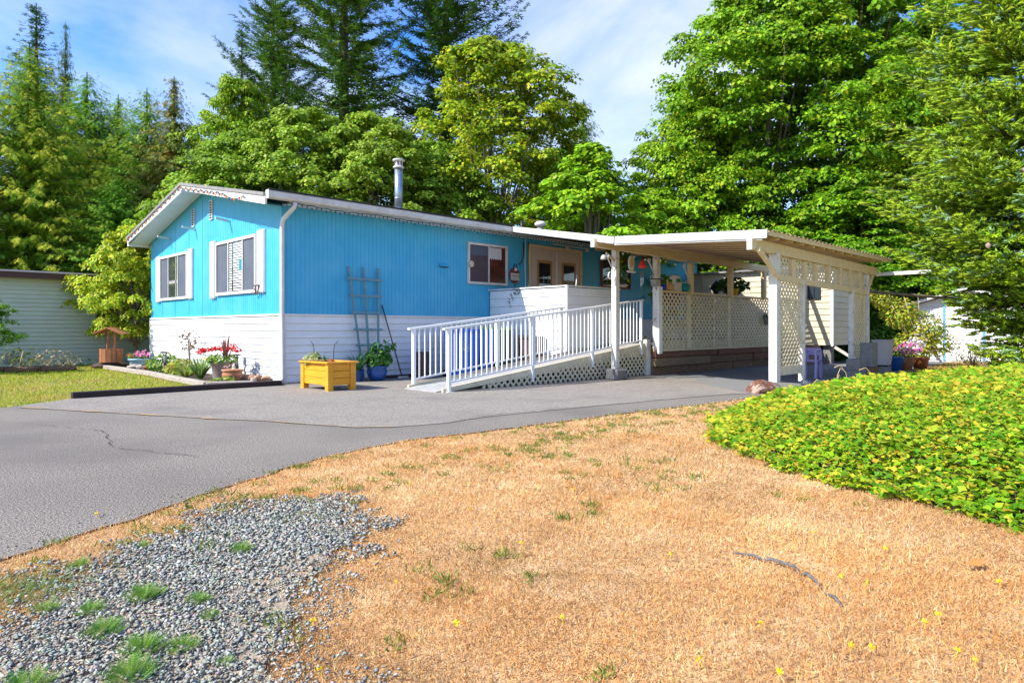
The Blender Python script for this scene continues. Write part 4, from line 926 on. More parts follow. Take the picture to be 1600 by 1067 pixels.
def bollard(x, y, label):
    t = thing('path_light', label, 'garden light', (x, y, .03), 'bronze path lights in the flower bed')
    tube('base', M['solar'], t, [(x, y, .03), (x, y, .30)], .05, 14); tube('lens', M['gutter'], t, [(x, y, .30), (x, y, .50)], .034, 12)
    for k in range(4):
        a = k * 1.5708 + .5; tube('cage_bar', M['solar'], t, [(x + .046 * math.cos(a), y + .046 * math.sin(a), .3), (x + .046 * math.cos(a), y + .046 * math.sin(a), .52)], .007, 5)
    lathe('cap', M['solar'], t, (x, y, .52), [(.09, 0), (.095, .015), (.07, .03), (0, .035)], 16)
bollard(-.86, 4.2, 'bronze bollard light standing at the lawn edge of the bed')
bollard(-.18, 1.75, 'slim solar light behind the terracotta bowl')
t = thing('iris_clump', 'clump of tall sword-shaped iris leaves in the flower bed', 'plant', (-.85, 2.35, .03))
blades('leaves', t, (-.80, 2.1, .03), 60, .58, .06, .7, [(.20, .36, .07), (.12, .28, .08), (.34, .42, .12)]); blades('leaves', t, (-.86, 2.75, .03), 60, .42, .05, 1.1, LIME)
t = thing('mounded_plant', 'rounded light green mounding plant behind the bollard light', 'plant', (-.62, 5.0, .03)); blob_leaves('foliage', t, (-.62, 5.0, .22), (.34, .4, .26), 520, .09, LIME + GREEN)
t = thing('mounded_plant', 'low yellow-green plant between the bollard light and the iris', 'plant', (-.68, 3.6, .03)); blob_leaves('foliage', t, (-.66, 3.6, .17), (.34, .5, .22), 460, .10, [(.40, .42, .05), (.22, .34, .05), (.45, .33, .05)])
t = thing('seed_head_plant', 'airy plant with dark purple seed heads against the white skirting', 'plant', (-.3, 4.2, .03))
for k in range(9):
    a = random.uniform(-.5, .5); tube('stem', M['number'], t, [(-.3, 4.2, .03), (-.3 + a * .2, 4.2 + a, .8 + random.uniform(-.15, .2))], .005, 4)
blob_leaves('seed_heads', t, (-.3, 4.2, .82), (.15, .42, .26), 70, .075, [(.16, .08, .06), (.26, .16, .10)], m='petal')
t = thing('bed_weeds', 'scattered low green leaves at the point of the bed by the dark timber', 'plant', (-.95, .55, .03)); blob_leaves('leaves', t, (-.95, .5, .08), (.2, .4, .06), 90, .08, LIME)
t = thing('twig_seedling', 'thin bluish seedling against the skirting near the downspout', 'plant', (-.1, .55, .03))
tube('stem', M['number'], t, [(-.1, .95, .03), (-.1, .98, .5)], .005, 4); blob_leaves('leaves', t, (-.1, .95, .3), (.05, .12, .09), 22, .06, [(.14, .2, .26)])
t = thing('left_border_logs', 'low red-brown log edging along the neighbour flower border', 'garden edging', (-3.2, 7.9, 0))
for (a, b) in (((-5.6, 8.4), (-4.3, 8.25)), ((-4.3, 8.25), (-3.35, 8.05)), ((-3.35, 8.0), (-2.65, 7.8)), ((-2.65, 7.75), (-1.95, 7.5))):
    tube('log', M['timber'], t, [(a[0], a[1], .07), (b[0], b[1], .075)], .075, 10)

# ================================================================== SMALL THINGS ON THE PORCH
def vase(name, label, cat, c, prof, m, **k): return thing(name, label, cat, c), lathe('body', m, bpy.data.objects[name] if False else None, c, prof) if False else None
def simple_pot(name, label, c, prof, m, cat='pot'):
    t = thing(name, label, cat, c); lathe('body', m, t, c, prof, 18); return t
ZR = 1.992
t = simple_pot('cobalt_cup', 'small cobalt blue cup on the porch rail, leftmost of the pots there', (7.52, -3.94, ZR), [(.05, 0), (.06, .05), (.055, .14), (.05, .14)], M['cobalt']); blob_leaves('sprig', t, (7.52, -3.94, ZR + .2), (.03, .03, .07), 12, .05, DKG)
t = simple_pot('tan_jug', 'tan stoneware jug between the cobalt cup and the pale statuette', (7.76, -3.94, ZR), [(.07, 0), (.10, .06), (.10, .13), (.05, .19), (.04, .2)], M['tan'])
tube('spout', M['tan'], t, [(7.72, -3.94, ZR + .14), (7.66, -3.94, ZR + .27)], .018, 6)
t = thing('statuette', 'pale green mushroom-capped statuette on the porch rail', 'ornament', (8.0, -3.94, ZR))
box('plinth', M['plaster'], t, 8.0, 8.22, -4.0, -3.9, ZR, ZR + .22, bevel=.01); lathe('stalk', M['plaster'], t, (7.98, -3.94, ZR), [(.07, 0), (.05, .1), (.04, .28), (.05, .3)], 12); lathe('cap', M['plaster'], t, (8.0, -3.94, ZR + .3), [(.13, 0), (.12, .05), (.05, .09)], 14)
t = simple_pot('teal_vase', 'squat teal glazed vase next to the second porch post', (8.42, -3.94, ZR), [(.08, 0), (.14, .06), (.14, .14), (.09, .19), (.10, .2)], M['teal'])
t = simple_pot('yellow_pot', 'small yellow pot on the porch rail right of the third post', (10.95, -3.98, ZR), [(.07, 0), (.10, .17), (.11, .18)], M['yellow'])
t = thing('hanging_basket', 'dark hanging basket of trailing green fern under the porch roof', 'hanging plant', (11.6, -3.6, 2.3)); lathe('basket', M['rubber'], t, (11.6, -3.6, 1.98), [(.09, 0), (.2, .1), (.25, .24)], 16)
blob_leaves('foliage', t, (11.6, -3.6, 2.32), (.45, .4, .18), 300, .14, DKG + [(.10, .2, .03)]); tube('hanger', M['darkmetal'], t, [(11.6, -3.6, 2.5), (11.6, -3.6, 2.92)], .008, 4)
t = thing('lattice_pot', 'small grey pot hooked on the porch lattice near its right end', 'pot', (12.75, -4.05, 1.3)); lathe('body', M['rockgrey'], t, (12.75, -4.08, 1.2), [(.10, 0), (.13, .2), (.15, .22)], 14); blob_leaves('leaves', t, (12.75, -4.08, 1.48), (.14, .1, .09), 60, .07, [(.2, .25, .28), (.12, .2, .1)])
tube('hook', M['darkmetal'], t, [(12.75, -3.95, 1.45), (12.75, -4.05, 1.5), (12.75, -4.08, 1.42)], .008, 5)
def scroll(x, y, zt, label):
    t = thing('scroll_bracket', label, 'bracket', (x, y, zt), 'white iron scroll brackets on the porch posts')
    pts = [(x - .02, y, zt)]
    for k in range(14):
        a = k / 13 * 4.6; r = .085 * (1 - k / 20); pts.append((x - .26 + r * math.sin(a) * 1.0 + .02, y, zt - .03 - r + r * math.cos(a)))
    tube('upper_scroll', M['trim'], t, pts[::-1] if False else pts[1:], .012, 6)
    tube('stay', M['trim'], t, [(x - .26, y, zt - .03), (x - .20, y, zt - .14), (x - .02, y, zt - .38)], .013, 6)
    q = [(x - .01, y, zt - .38)]
    for k in range(16):
        a = k / 15 * 5.2; r = .095 * (1 - k / 22); q.append((x - .1 - r * math.sin(a) , y, zt - .52 + r * math.cos(a)))
    tube('lower_scroll', M['trim'], t, q[1:], .013, 6)
scroll(5.48, -4.0, 2.72, 'scroll bracket on the post beside the ramp'); scroll(7.04, -4.0, 2.72, 'scroll bracket on the post at the top of the ramp'); scroll(8.55, -4.0, 2.68, 'scroll bracket on the second post along the lattice')
t = thing('bird_feeder_lights', 'cream spot lamps on an arm at the top of the ramp-side porch post', 'lamp', (5.3, -4.05, 2.7))
for (x, z) in ((4.98, 2.56), (5.12, 2.60)): lathe('lamp_head', M['plaster'], t, (x, -4.12, z), [(.03, .05), (.055, .0), (.06, -.04), (0, -.05)], 12)
bar('arm', M['cream'], t, (5.12, -4.08, 2.66), (5.48, -4.02, 2.54), .03, .05)
t = thing('lantern_plaque', 'oval cream ornament hanging near the ramp-side porch post', 'ornament', (6.1, -4.0, 2.6))
v, f = disc_y((6.12, 2.52), .10, -4.02, -3.99, sz=1.75); fromvf('oval', v, f, M['plaster'], t); v, f = disc_y((6.12, 2.54), .055, -4.03, -4.021, sz=1.6); fromvf('oval_picture', v, f, M['tan'], t); box('foot', M['plaster'], t, 5.99, 6.25, -4.04, -3.97, 2.32, 2.36, bevel=.01)
t = thing('red_bird_chime', 'red bird wind chime with silver tubes hanging under the beam', 'wind chime', (6.55, -4.0, 2.6))
MB().lathe((6.55, -4.0, 2.44), [(.02, 0), (.09, .02), (.09, .07), (.04, .15), (.02, .20), (.0, .21)], 12).build('bird', M['red'], t, smooth=True)
for k in range(5): tube('chime_tube', M['chime'], t, [(6.50 + k * .022, -4.0 + .02 * (k % 2), 2.36), (6.50 + k * .022, -4.0 + .02 * (k % 2), 2.02 + .02 * k)], .008, 6)
tube('string', M['darkmetal'], t, [(6.55, -4.0, 2.34), (6.55, -4.0, 2.75)], .004, 4)
t = thing('hanging_planter', 'small grey wire basket hanging from the scroll bracket at the top of the ramp', 'hanging plant', (6.88, -4.1, 2.15)); lathe('basket', M['rockgrey'], t, (6.86, -4.12, 2.05), [(.07, 0), (.11, .14), (.12, .15)], 12); lathe('rim', M['darkmetal'], t, (6.86, -4.12, 2.2), [(.15, 0), (.15, .02)], 12)
tube('chain', M['darkmetal'], t, [(6.86, -4.12, 2.2), (6.9, -4.05, 2.34)], .006, 4)
sg = thing('porch_string_lights', 'string of small frosted bulbs under the porch header beam', 'string lights', (10, -4, 2.7))
pp = [(5.75 + i * .42, -4.05, 2.715 - .03 * (i % 3) - .006 * i) for i in range(20)]; mb = MB(); bulbs(mb, pp, .028); tag(mb.build('light_bulbs', M['plaster'], sg), kind='stuff'); tube('wire', M['wire'], sg, [(p[0], p[1], p[2] + .02) for p in pp], .006, 4)
# patio umbrella/stick behind
t = tube('white_stick', M['rail'], None, [(6.6, -2.0, 1.9), (6.68, -2.0, 2.42)], .012, 6); tag(t, 'thin white rod standing behind the half wall', 'rod')
# ivy sprig over the half wall
t = thing('trailing_vine', 'small dark vine trailing over the white half wall', 'plant', (EX, -1.1, 2.1)); blob_leaves('leaves', t, (EX - .03, -1.0, 2.05), (.04, .10, .12), 26, .07, DKG); blob_leaves('leaves', t, (EX - .04, -.8, 1.8), (.03, .08, .16), 18, .05, DKG)

# ================================================================== CARPORT THINGS
t = rock('red_stone_block', 'rough red stone block under the front carport post', (5.30, -7.42, .03), (.50, .34, .20), M['redrock'], 21)
t = rock('grey_stone', 'small grey stone at the foot of the second carport post', (6.55, -7.6, .07), (.12, .1, .1), M['rockgrey'], 22); t = rock('dark_stone', 'dark rounded stone right of the second carport post', (6.9, -7.75, .06), (.15, .12, .09), M['rockgrey'], 23)
CH = thing('garden_chair', 'low purple plastic chair in the carport', 'chair', (9.14, -6.7, 0))
x0, x1, y0, y1 = 8.98, 9.28, -6.86, -6.54
for (x, y) in ((x0, y0), (x1, y0), (x0, y1), (x1, y1)): bar('leg', M['purple'], CH, (x + (.03 if x == x0 else -.03), y, .40), (x, y, 0), .06, .05)
box('seat', M['purple'], CH, x0, x1, y0, y1, .36, .40, bevel=.01); 
for y in (y0, y1): bar('armrest', M['purple'], CH, (x0, y, .60), (x1, y, .60), .045, .03)
for (x, y) in ((x0, y0), (x0, y1), (x1, y0), (x1, y1)): bar('arm_support', M['purple'], CH, (x, y, .39), (x, y, .59), .05, .04)
box('backrest', M['purple'], CH, x1 - .02, x1 + .02, y0, y1, .50, .66, bevel=.01); bar('back_post', M['purple'], CH, (x1, y0 + .03, .4), (x1, y0 + .03, .5), .03, .03); bar('back_post', M['purple'], CH, (x1, y1 - .03, .4), (x1, y1 - .03, .5), .03, .03)
blk = [(8.05, -7.98, .42, .26, 0, .28), (8.05, -7.98, .38, .25, .284, .50), (8.9, -7.95, .5, .25, 0, .30), (9.0, -7.92, .34, .24, .304, .80), (9.85, -7.95, .4, .2, 0, .26)]
lab = ['concrete block at the bottom of the near carport stack', 'concrete block on top of the near carport stack', 'wide low concrete block in the middle of the carport stacks', 'tall grey block topping the middle carport stack', 'low dark block at the far end of the carport stacks']
for (x, y, lx, ly, z0, z1), lb in zip(blk, lab):
    box('concrete_block', M['concrete'] if lx != .5 else M['timber'], None, x - lx / 2, x + lx / 2, y - ly / 2, y + ly / 2, z0, z1, bevel=.008, solo=(x, y, z0)); tag(bpy.data.objects[[o.name for o in col.objects if o.name.startswith('concrete_block')][-1]], lb, 'block', 'blocks stacked beside the carport')
t = thing('wicker_planter', 'tapered pale wicker planter on a dark base right of the carport', 'planter', (11.7, -7.45, 0)); x, y = 11.75, -7.4
v = [(x - .14, y - .13, .22), (x + .14, y - .13, .22), (x + .14, y + .13, .22), (x - .14, y + .13, .22), (x - .20, y - .19, .80), (x + .20, y - .19, .80), (x + .20, y + .19, .80), (x - .20, y + .19, .80)]
fromvf('wicker_body', v, BOXF, M['wicker'], t); box('base', M['rubber'], t, x - .15, x + .15, y - .14, y + .14, 0, .215); box('rim', M['wicker'], t, x - .215, x + .215, y - .205, y + .205, .802, .825)
t = pot('dark_blue_pot', 'dark blue pot between the wicker planter and the pink flowers', 'pot', (13.3, -7.2, 0), [(.17, 0), (.24, .34), (.25, .36)], M['bluepot'])
t = pot('flowering_pot', 'clay pot crowded with pink and white flowers', 'potted plant', (13.75, -7.35, 0), [(.15, 0), (.22, .32), (.23, .34)], M['terra']); blob_leaves('flowers', t, (13.85, -7.4, .58), (.3, .3, .15), 200, .09, [(.75, .08, .42), (.8, .7, .72), (.8, .3, .5)], m='petal'); blob_leaves('leaves', t, (13.75, -7.3, .45), (.3, .3, .12), 120, .09, GREEN)
t = pot('white_flower_pot', 'red-brown pot with white flowers, rightmost of the pots', 'potted plant', (14.35, -7.55, 0), [(.15, 0), (.21, .3), (.22, .32)], M['redpot']); blob_leaves('flowers', t, (14.35, -7.5, .8), (.2, .2, .18), 60, .09, [(.8, .75, .75)], m='petal')
t = pot('clay_pot', 'clay pot left of the pink flowers with orange blooms', 'potted plant', (13.0, -6.7, 0), [(.15, 0), (.2, .3), (.21, .32)], M['terra']); blob_leaves('flowers', t, (13.0, -6.7, .42), (.25, .25, .08), 70, .08, [(.7, .25, .05)], m='petal')
t = thing('leaning_rod', 'grey metal rod leaning on the white shed by its door', 'rod', (19.3, -6.85, 0)); tube('rod', M['rockgrey'], t, [(19.1, -6.9, .05), (19.42, -6.1, 1.75)], .035, 6)
t = thing('tall_rose_shrub', 'tall yellow-green climbing shrub in front of the white shed', 'shrub', (15.9, -7.0, 0))
for (dx, dy, dz, r, n) in ((0, 0, .6, .55, 1000), (.2, -.2, 1.1, .55, 1000), (-.2, .3, 1.55, .5, 800), (-.5, .7, 1.95, .3, 300), (.4, -.5, .7, .45, 500), (-.9, 1.0, 2.1, .2, 120)): blob_leaves('foliage', t, (15.9 + dx, -7.0 + dy, dz), (r, r, r * .9), n, .09, [(.34, .46, .04), (.50, .52, .05), (.58, .42, .06), (.18, .32, .03)])
for k in range(7): a = k * .9; tube('stem', M['bone'], t, [(15.9, -7.0, 0), (15.9 + .2 * math.cos(a), -7.0 + .2 * math.sin(a), .9), (15.9 + .5 * math.cos(a) - .2, -7.0 + .5 * math.sin(a) + .3, 2.0)], [.02, .014, .006], 5)
t = thing('grey_shrub', 'thin grey-leaved shrub before the shed wall', 'shrub', (17.6, -6.5, 0)); blob_leaves('foliage', t, (17.7, -6.75, .9), (.35, .5, .75), 320, .07, [(.30, .33, .24), (.22, .28, .18)]); tube('stem', M['bone'], t, [(17.7, -6.75, 0), (17.7, -6.75, 1.2)], .02, 5)
t = thing('dry_bush', 'half-dry twiggy bush at the edge of the red mulch by the shed', 'shrub', (15.7, -8.45, 0)); blades('twigs', t, (15.7, -8.45, 0), 90, .85, .012, .9, [(.18, .14, .07), (.12, .10, .05)]); blob_leaves('leaves', t, (15.7, -8.45, .45), (.5, .5, .4), 300, .06, [(.20, .24, .06), (.26, .2, .08), (.12, .18, .05)])
t = thing('fern_clump', 'green fern clump on the red mulch under the spruce', 'fern', (14.6, -9.2, 0)); blades('fronds', t, (14.6, -9.2, .02), 70, .6, .07, 1.2, GREEN, bend=.4)
box('mulch_stone_edging', M['rock'], None, 14.9, 16.0, -8.95, -8.8, 0, .1, bevel=.02, solo=(15.4, -8.9, 0)); tag(bpy.data.objects['mulch_stone_edging'], 'pale flat stone at the front edge of the red mulch', 'stone')
t = thing('dead_branch_rail', 'bare grey branch sticking out from the carport end', 'branch', (10.5, -7.5, 1.8)); tube('branch', M['barkgrey'], t, [(10.4, -7.4, 1.95), (11.4, -8.0, 1.88), (12.2, -8.7, 1.80), (13.4, -9.3, 1.72)], [.04, .035, .03, .015], 6); tube('twig', M['barkgrey'], t, [(12.0, -8.5, 1.82), (12.6, -8.8, 1.95), (13.0, -9.2, 1.9)], [.02, .012, .006], 5)

# ================================================================== TREES
def limbs(mb, rd, base, tips, r0):
    for tp in tips:
        t = Vector(tp); b = Vector((base[0] + t.x * .04, base[1] + t.y * .04, max(.5, t.z * .45 + rd.uniform(-.6, .3))))
        mid = b.lerp(t, .5) + Vector((rd.uniform(-.2, .2), rd.uniform(-.2, .2), rd.uniform(.0, .4)))
        mb.tube([b, mid, t], [r0, r0 * .6, r0 * .15], 5)
FOLD = [(0, 0, 0), (.42, .35, .12), (.12, 1, .0), (-.12, 1, 0), (-.42, .35, .12)]; FOLDF = [(0, 1, 2), (0, 2, 3), (0, 3, 4)]
def decid_meshes(seed, Ht, Rr, base, ncl, nleaf, size, cols, wts, rc=(.55, .95), lob=.28, pw=1.0, peak=.42, hang=.5):
    g = np.random.default_rng(seed); global rng; keep = rng; rng = g
    tt = g.uniform(0, 1, ncl) ** .9; ang = g.uniform(0, 6.283, ncl)
    prof = np.where(tt < peak, .62 + .38 * np.sin(tt / peak * 1.571), np.cos((tt - peak) / (1 - peak) * 1.45) ** pw)
    lobes = 1 + lob * np.sin(ang * 3 + seed + tt * 5) * np.cos(ang * 2 - tt * 7 + seed * 2) + g.normal(0, .09, ncl)
    rad = Rr * prof * lobes * (1 - .62 * g.uniform(0, 1, ncl) ** 1.7)
    zb = Ht * base; cz = zb + tt * (Ht - zb - .4)
    cc = np.stack([np.cos(ang) * rad, np.sin(ang) * rad, cz], 1)
    cr = g.uniform(*rc, ncl) * (1 - .35 * tt)
    n = ncl * nleaf; ci = np.repeat(np.arange(ncl), nleaf)
    p = g.normal(size=(n, 3)); p /= np.linalg.norm(p, axis=1, keepdims=True); p[:, 2] = np.where(p[:, 2] < -.25, -p[:, 2], p[:, 2])
    rr = g.uniform(.35, 1.12, (n, 1)); pos = cc[ci] + p * rr * cr[ci][:, None] * np.array([1, 1, .62]); pos[:, 2] -= .18 * (rr[:, 0] ** 2) * cr[ci]
    outd = cc[ci] * np.array([1, 1, 0]); outd /= (np.linalg.norm(outd, axis=1, keepdims=True) + .3)
    nrm = p * .8 + outd * .5 + np.array([0, 0, .75]) + g.normal(0, .42, (n, 3)); tang = p * .5 + outd * .6 + np.array([0, 0, -hang]) + g.normal(0, .3, (n, 3))
    s = size * g.uniform(.65, 1.25, n)
    c = palette(n, cols, wts, .14) * np.repeat(g.normal(1, .13, (ncl, 1)), nleaf, axis=0)
    V, F, Cc = scatter(LEAFV, LEAFF, pos, frames(nrm, tang), np.stack([s * .85, s, s], 1), np.clip(c, .004, .8))
    crown = fastmesh('crown', V, F, Cc); crown.materials.append(M['leaf'])
    rd = random.Random(seed); mb = MB(); mb.tube([(0, 0, -.2), (.1, 0, Ht * .25), (-.1, .1, Ht * .55), (0, 0, Ht * .9)], [Ht * .017, Ht * .013, Ht * .008, .02], 8)
    sel = g.choice(ncl, min(26, ncl), replace=False); limbs(mb, rd, (0, 0), [tuple(cc[i]) for i in sel], Ht * .0045)
    tr = bpy.data.meshes.new('trunk'); tr.from_pydata([tuple(q) for q in mb.v], [], mb.f); tr.materials.append(M['barkgrey']); tr.update()
    rng = keep; return tr, crown
# a flat spray with side twigs: y is the twig axis
SPR = []; SPRF = []
for k, (y0, l, a) in enumerate(((0, 1.0, 0), (.12, .55, .75), (.2, .5, -.8), (.5, .40, .7), (.56, .36, -.7))):
    ca, sa = math.cos(a), math.sin(a); w_ = .062
    for (u, vv, zz) in ((0, -w_ * .6, 0), (.5, -w_, -.03), (1, 0, -.10), (.5, w_, -.03)):
        x = sa * u * l + ca * vv; y = y0 + ca * u * l - sa * vv; SPR.append((x, y, zz * l - .10 * y * y))
    SPRF.append((4 * k, 4 * k + 1, 4 * k + 2, 4 * k + 3))
def conif_meshes(seed, Ht, Rb, base, levels, nbr, step, spl, cols, wts, droop=.25, up=.35, pw=.85, gapf=.12, tipc=None, hang=0., bark='bark', irr=.2, wid=1.):
    g = np.random.default_rng(seed); global rng; keep = rng; rng = g
    POS = []; DIR = []; UPV = []; SC = []; CO = []; mb = MB(); rd = random.Random(seed)
    mb.tube([(0, 0, -.2), (0, 0, Ht * .5), (0, 0, Ht)], [Ht * .014, Ht * .009, .015], 8)
    for i in range(levels):
        t = (i + g.uniform(-.4, .4)) / levels; t = min(max(t, 0), .985); z = Ht * (base + (1 - base) * t)
        R0 = Rb * (1 - t) ** pw * (1 if t > .12 else .75 + 2 * t)
        for k in range(nbr):
            if g.uniform() < gapf: continue
            a = 6.283 * (k + g.uniform(-.4, .4)) / nbr + i * 2.4; L = max(.25, R0 * g.uniform(1 - 2 * irr, 1 + irr)); n = max(2, int(L / step))
            el = up * (.3 + t) + g.normal(0, .08)
            s = np.linspace(.12 if L > 1 else .0, 1, n); dr = droop * L
            bx_ = s * L; bz_ = z + el * bx_ - dr * s * s * 1.0 + .12 * L * s ** 4
            px = np.cos(a) * bx_; py = np.sin(a) * bx_
            if L > 1.0: mb.tube([(px[j], py[j], bz_[j]) for j in (0, n // 2, n - 1)], [.007 * L + .01, .005 * L, .006], 4, False)
            d = np.array([math.cos(a), math.sin(a), el - dr / L * 1.2]); d /= np.linalg.norm(d); sd = np.array([-math.sin(a), math.cos(a), 0])
            for side in (-1, 1, 0, 0):
                cnt = n if side else max(1, n // 2)
                jj = g.integers(0, n, cnt) if not side else np.arange(n)
                p = np.stack([px[jj], py[jj], bz_[jj]], 1) + g.normal(0, .05, (len(jj), 3))
                dd = d[None] * g.uniform(.5, 1, (len(jj), 1)) + sd[None] * side * g.uniform(.5, 1.1, (len(jj), 1)) + np.array([0, 0, 1]) * g.normal(-hang, .18, (len(jj), 1))
                sc = spl * g.uniform(.6, 1.2, len(jj)) * np.clip(1.25 - s[jj] * .55, .5, 1.2) * min(1, .45 + L * .3)
                POS.append(p); DIR.append(dd); SC.append(sc); UPV.append(np.tile([0, 0, 1.], (len(jj), 1)) + g.normal(0, .35, (len(jj), 3)))
                c = palette(len(jj), cols, wts, .16)
                if tipc is not None:
                    m_ = (s[jj] > .7)[:, None] * g.uniform(0, 1, (len(jj), 1)); c = c * (1 - m_) + np.array(tipc) * m_
                CO.append(c)
    POS = np.concatenate(POS); DIR = np.concatenate(DIR); SC = np.concatenate(SC); UPV = np.concatenate(UPV); CO = np.concatenate(CO)
    V, F, Cc = scatter(SPR, SPRF, POS, frames_y(DIR, UPV), np.stack([SC * wid, SC, SC], 1), CO)
    crown = fastmesh('crown', V, F, Cc); crown.materials.append(M['needle'])
    tr = bpy.data.meshes.new('trunk'); tr.from_pydata([tuple(q) for q in mb.v], [], mb.f); tr.materials.append(M[bark]); tr.update()
    rng = keep; return tr, crown
def tree(name, label, cat, loc, meshes, group=None, rot=0., sc=(1, 1, 1), tint=(1, 1, 1)):
    t = thing(name, label, cat, loc, group); t.rotation_euler = (0, 0, rot); t.scale = sc
    for nm, me in zip(('trunk', 'crown'), meshes):
        o = bpy.data.objects.new(nm, me); col.objects.link(o); o.parent = t; o.color = (*tint, 1)
        if nm == 'crown': o['kind'] = 'stuff'
    return t
MAP = [(.19, .38, .012), (.28, .46, .015), (.10, .25, .012), (.42, .48, .02)]
mA = decid_meshes(3, 17, 5.6, .10, 760, 150, .175, MAP, (5, 4, 3, 1), (.5, 1.1), .3, .8)
mB = decid_meshes(8, 13, 4.4, .10, 560, 140, .165, MAP, (4, 5, 2, 1.5), (.55, 1.0), .3, .8)
mC = decid_meshes(14, 9.6, 3.1, .05, 380, 140, .135, [(.24, .39, .025), (.33, .48, .04), (.43, .53, .08), (.13, .26, .02)], (4, 4, 2, 2), (.45, .8), .25, .7, .5, .8)
mD = decid_meshes(21, 7, 1.9, .08, 170, 100, .15, [(.24, .46, .02), (.34, .52, .02), (.15, .33, .015)], (4, 3, 3), (.35, .6), .25, 1.1, .35)
mE = decid_meshes(25, 13.8, 3.7, .30, 420, 130, .165, [(.24, .38, .015), (.38, .47, .02), (.52, .50, .02), (.11, .22, .015)], (4, 4, 2, 2), (.5, .95), .4, .75, .5)
mF = decid_meshes(31, 4.0, 1.75, .2, 240, 120, .095, [(.52, .62, .03), (.68, .64, .04), (.34, .50, .03), (.20, .34, .02)], (4, 3, 3, 2), (.26, .46), .3, .9, .45)
FIR = [(.06, .15, .02), (.09, .20, .025), (.15, .26, .03)]
cA = conif_meshes(41, 32, 6.8, .12, 62, 7, .24, .72, FIR, (3, 4, 2), .08, .6, .62, .20, irr=.34, wid=1.0)
cB = conif_meshes(42, 21, 4.0, .05, 62, 7, .25, .58, [(.06, .14, .035), (.085, .19, .04), (.12, .24, .05)], (3, 4, 2), .16, .4, .9, .1, irr=.22)
cC = conif_meshes(43, 13, 3.7, .02, 66, 9, .125, .42, [(.13, .29, .015), (.18, .37, .02), (.27, .43, .025)], (3, 4, 3), .45, .55, .7, .05, tipc=(.48, .52, .03), hang=.85, wid=.5)
cD = conif_meshes(44, 12.5, 3.0, .02, 62, 9, .14, .46, [(.09, .17, .02), (.20, .22, .025), (.30, .24, .03)], (3, 3, 3), .5, .3, .75, .06, hang=.8, irr=.22, wid=.6)
T = tree
T('maple_tree', 'huge bright green maple rising past the top of the photo behind the carport', 'tree', (23.4, .6, 0), mA, None, .4, (.95, .95, 1.03))
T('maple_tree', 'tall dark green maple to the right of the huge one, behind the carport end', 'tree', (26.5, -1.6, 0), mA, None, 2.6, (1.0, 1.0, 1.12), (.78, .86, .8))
T('maple_tree', 'bright stepped maple left of the huge maple, behind the porch roof', 'tree', (21.2, 3.2, 0), mB, None, 1.0, (.76, .76, .93), (1.05, 1.02, 1))
T('maple_tree', 'low spreading maple crown behind the porch roof, leftmost of the bright maples', 'tree', (18.4, 3.3, 0), mB, None, 4.0, (.58, .58, .56), (1, 1.02, 1))
T('maple_tree', 'yellow-green maple between the dark cedar and the spruce', 'tree', (24.8, -5.0, 0), mB, None, 2.2, (.72, .72, .98), (1.25, 1.12, .9))
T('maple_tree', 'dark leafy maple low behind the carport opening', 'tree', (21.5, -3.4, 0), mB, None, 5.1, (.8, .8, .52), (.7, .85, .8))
T('maple_tree', 'yellow-tinged maple with open branches rising behind the middle of the blue roof', 'tree', (13.9, 8.8, 0), mE, None, .2, (1, 1, 1))
T('small_maple', 'small lime green maple peaking above the porch roof', 'tree', (12.2, 1.9, 0), mD, None, .8, (1.25, 1.25, 1.12), (1.15, 1.1, 1))
T('small_maple', 'low lime shrub-like maple just right of the small peaked one', 'tree', (14.5, 2.4, 0), mD, None, 2.8, (1.2, 1.2, .72))
ALD = 'alders screening the blue roof'
for (x, y, z, rt_, s, lb, tn) in ((6.1, 10.9, 0, .3, 1.0, 'light green alder directly left of the chimney pipe, tallest of the alders', (1, 1, 1)), (8.0, 9.2, 0, 2.1, .98, 'light green alder whose crown stands right behind the chimney pipe', (1.08, 1.03, 1)),
                              (4.6, 12.9, 0, 4.0, .92, 'alder over the right half of the gable roof', (.92, .98, .9)), (10.8, 9.2, 0, 5.2, .93, 'alder between the chimney pipe and the yellow-tinged maple', (.95, 1, 1)), (2.9, 13.2, 0, 1.2, .72, 'short bright alder peeping over the gable peak', (1.05, 1.1, .9))):
    T('alder_tree', lb, 'tree', (x, y, z), mC, ALD, rt_, (s, s, s), tn)
T('fir_tree', 'big open fir with bare trunk showing above the alders', 'tree', (13.9, 21.3, 0), cA, None, .5, (.92, .92, 1.0))
T('fir_tree', 'fir with steep upswept boughs left of the big open fir', 'tree', (11.6, 25.4, 0), cA, None, 3.3, (.72, .72, .68), (1.1, 1.1, 1))
T('fir_tree', 'dark fir reaching past the top of the photo above the yellow-tinged maple', 'tree', (19.2, 18.6, 0), cA, None, 2.0, (.88, .88, 1.0), (.85, .92, 1))
T('fir_tree', 'pointed dark fir standing left of the open firs', 'tree', (8.9, 23.4, 0), cB, None, .3, (.85, .85, .83))
T('maple_tree', 'slim yellow-green maple growing in front of the pointed fir', 'tree', (7.2, 20.0, 0), mE, None, 3.0, (.62, .62, .98), (.9, 1.05, 1))
T('fir_tree', 'blue-green fir tip above the yellow cedar at the far left', 'tree', (2.1, 38.4, 0), cB, None, 1.1, (1.45, 1.45, 1.03), (.9, 1, 1.25))
T('fir_tree', 'thin wind-bent fir tip beside the blue-green fir', 'tree', (3.9, 39.6, 0), cD, None, 1.1, (.72, .72, 1.72), (.55, .9, 1.4))
T('cedar_tree', 'yellow-tipped cedar filling the far left edge', 'tree', (-1.0, 20.3, 0), cC, None, .2, (1.3, 1.3, .97), (1.2, 1.05, .9))
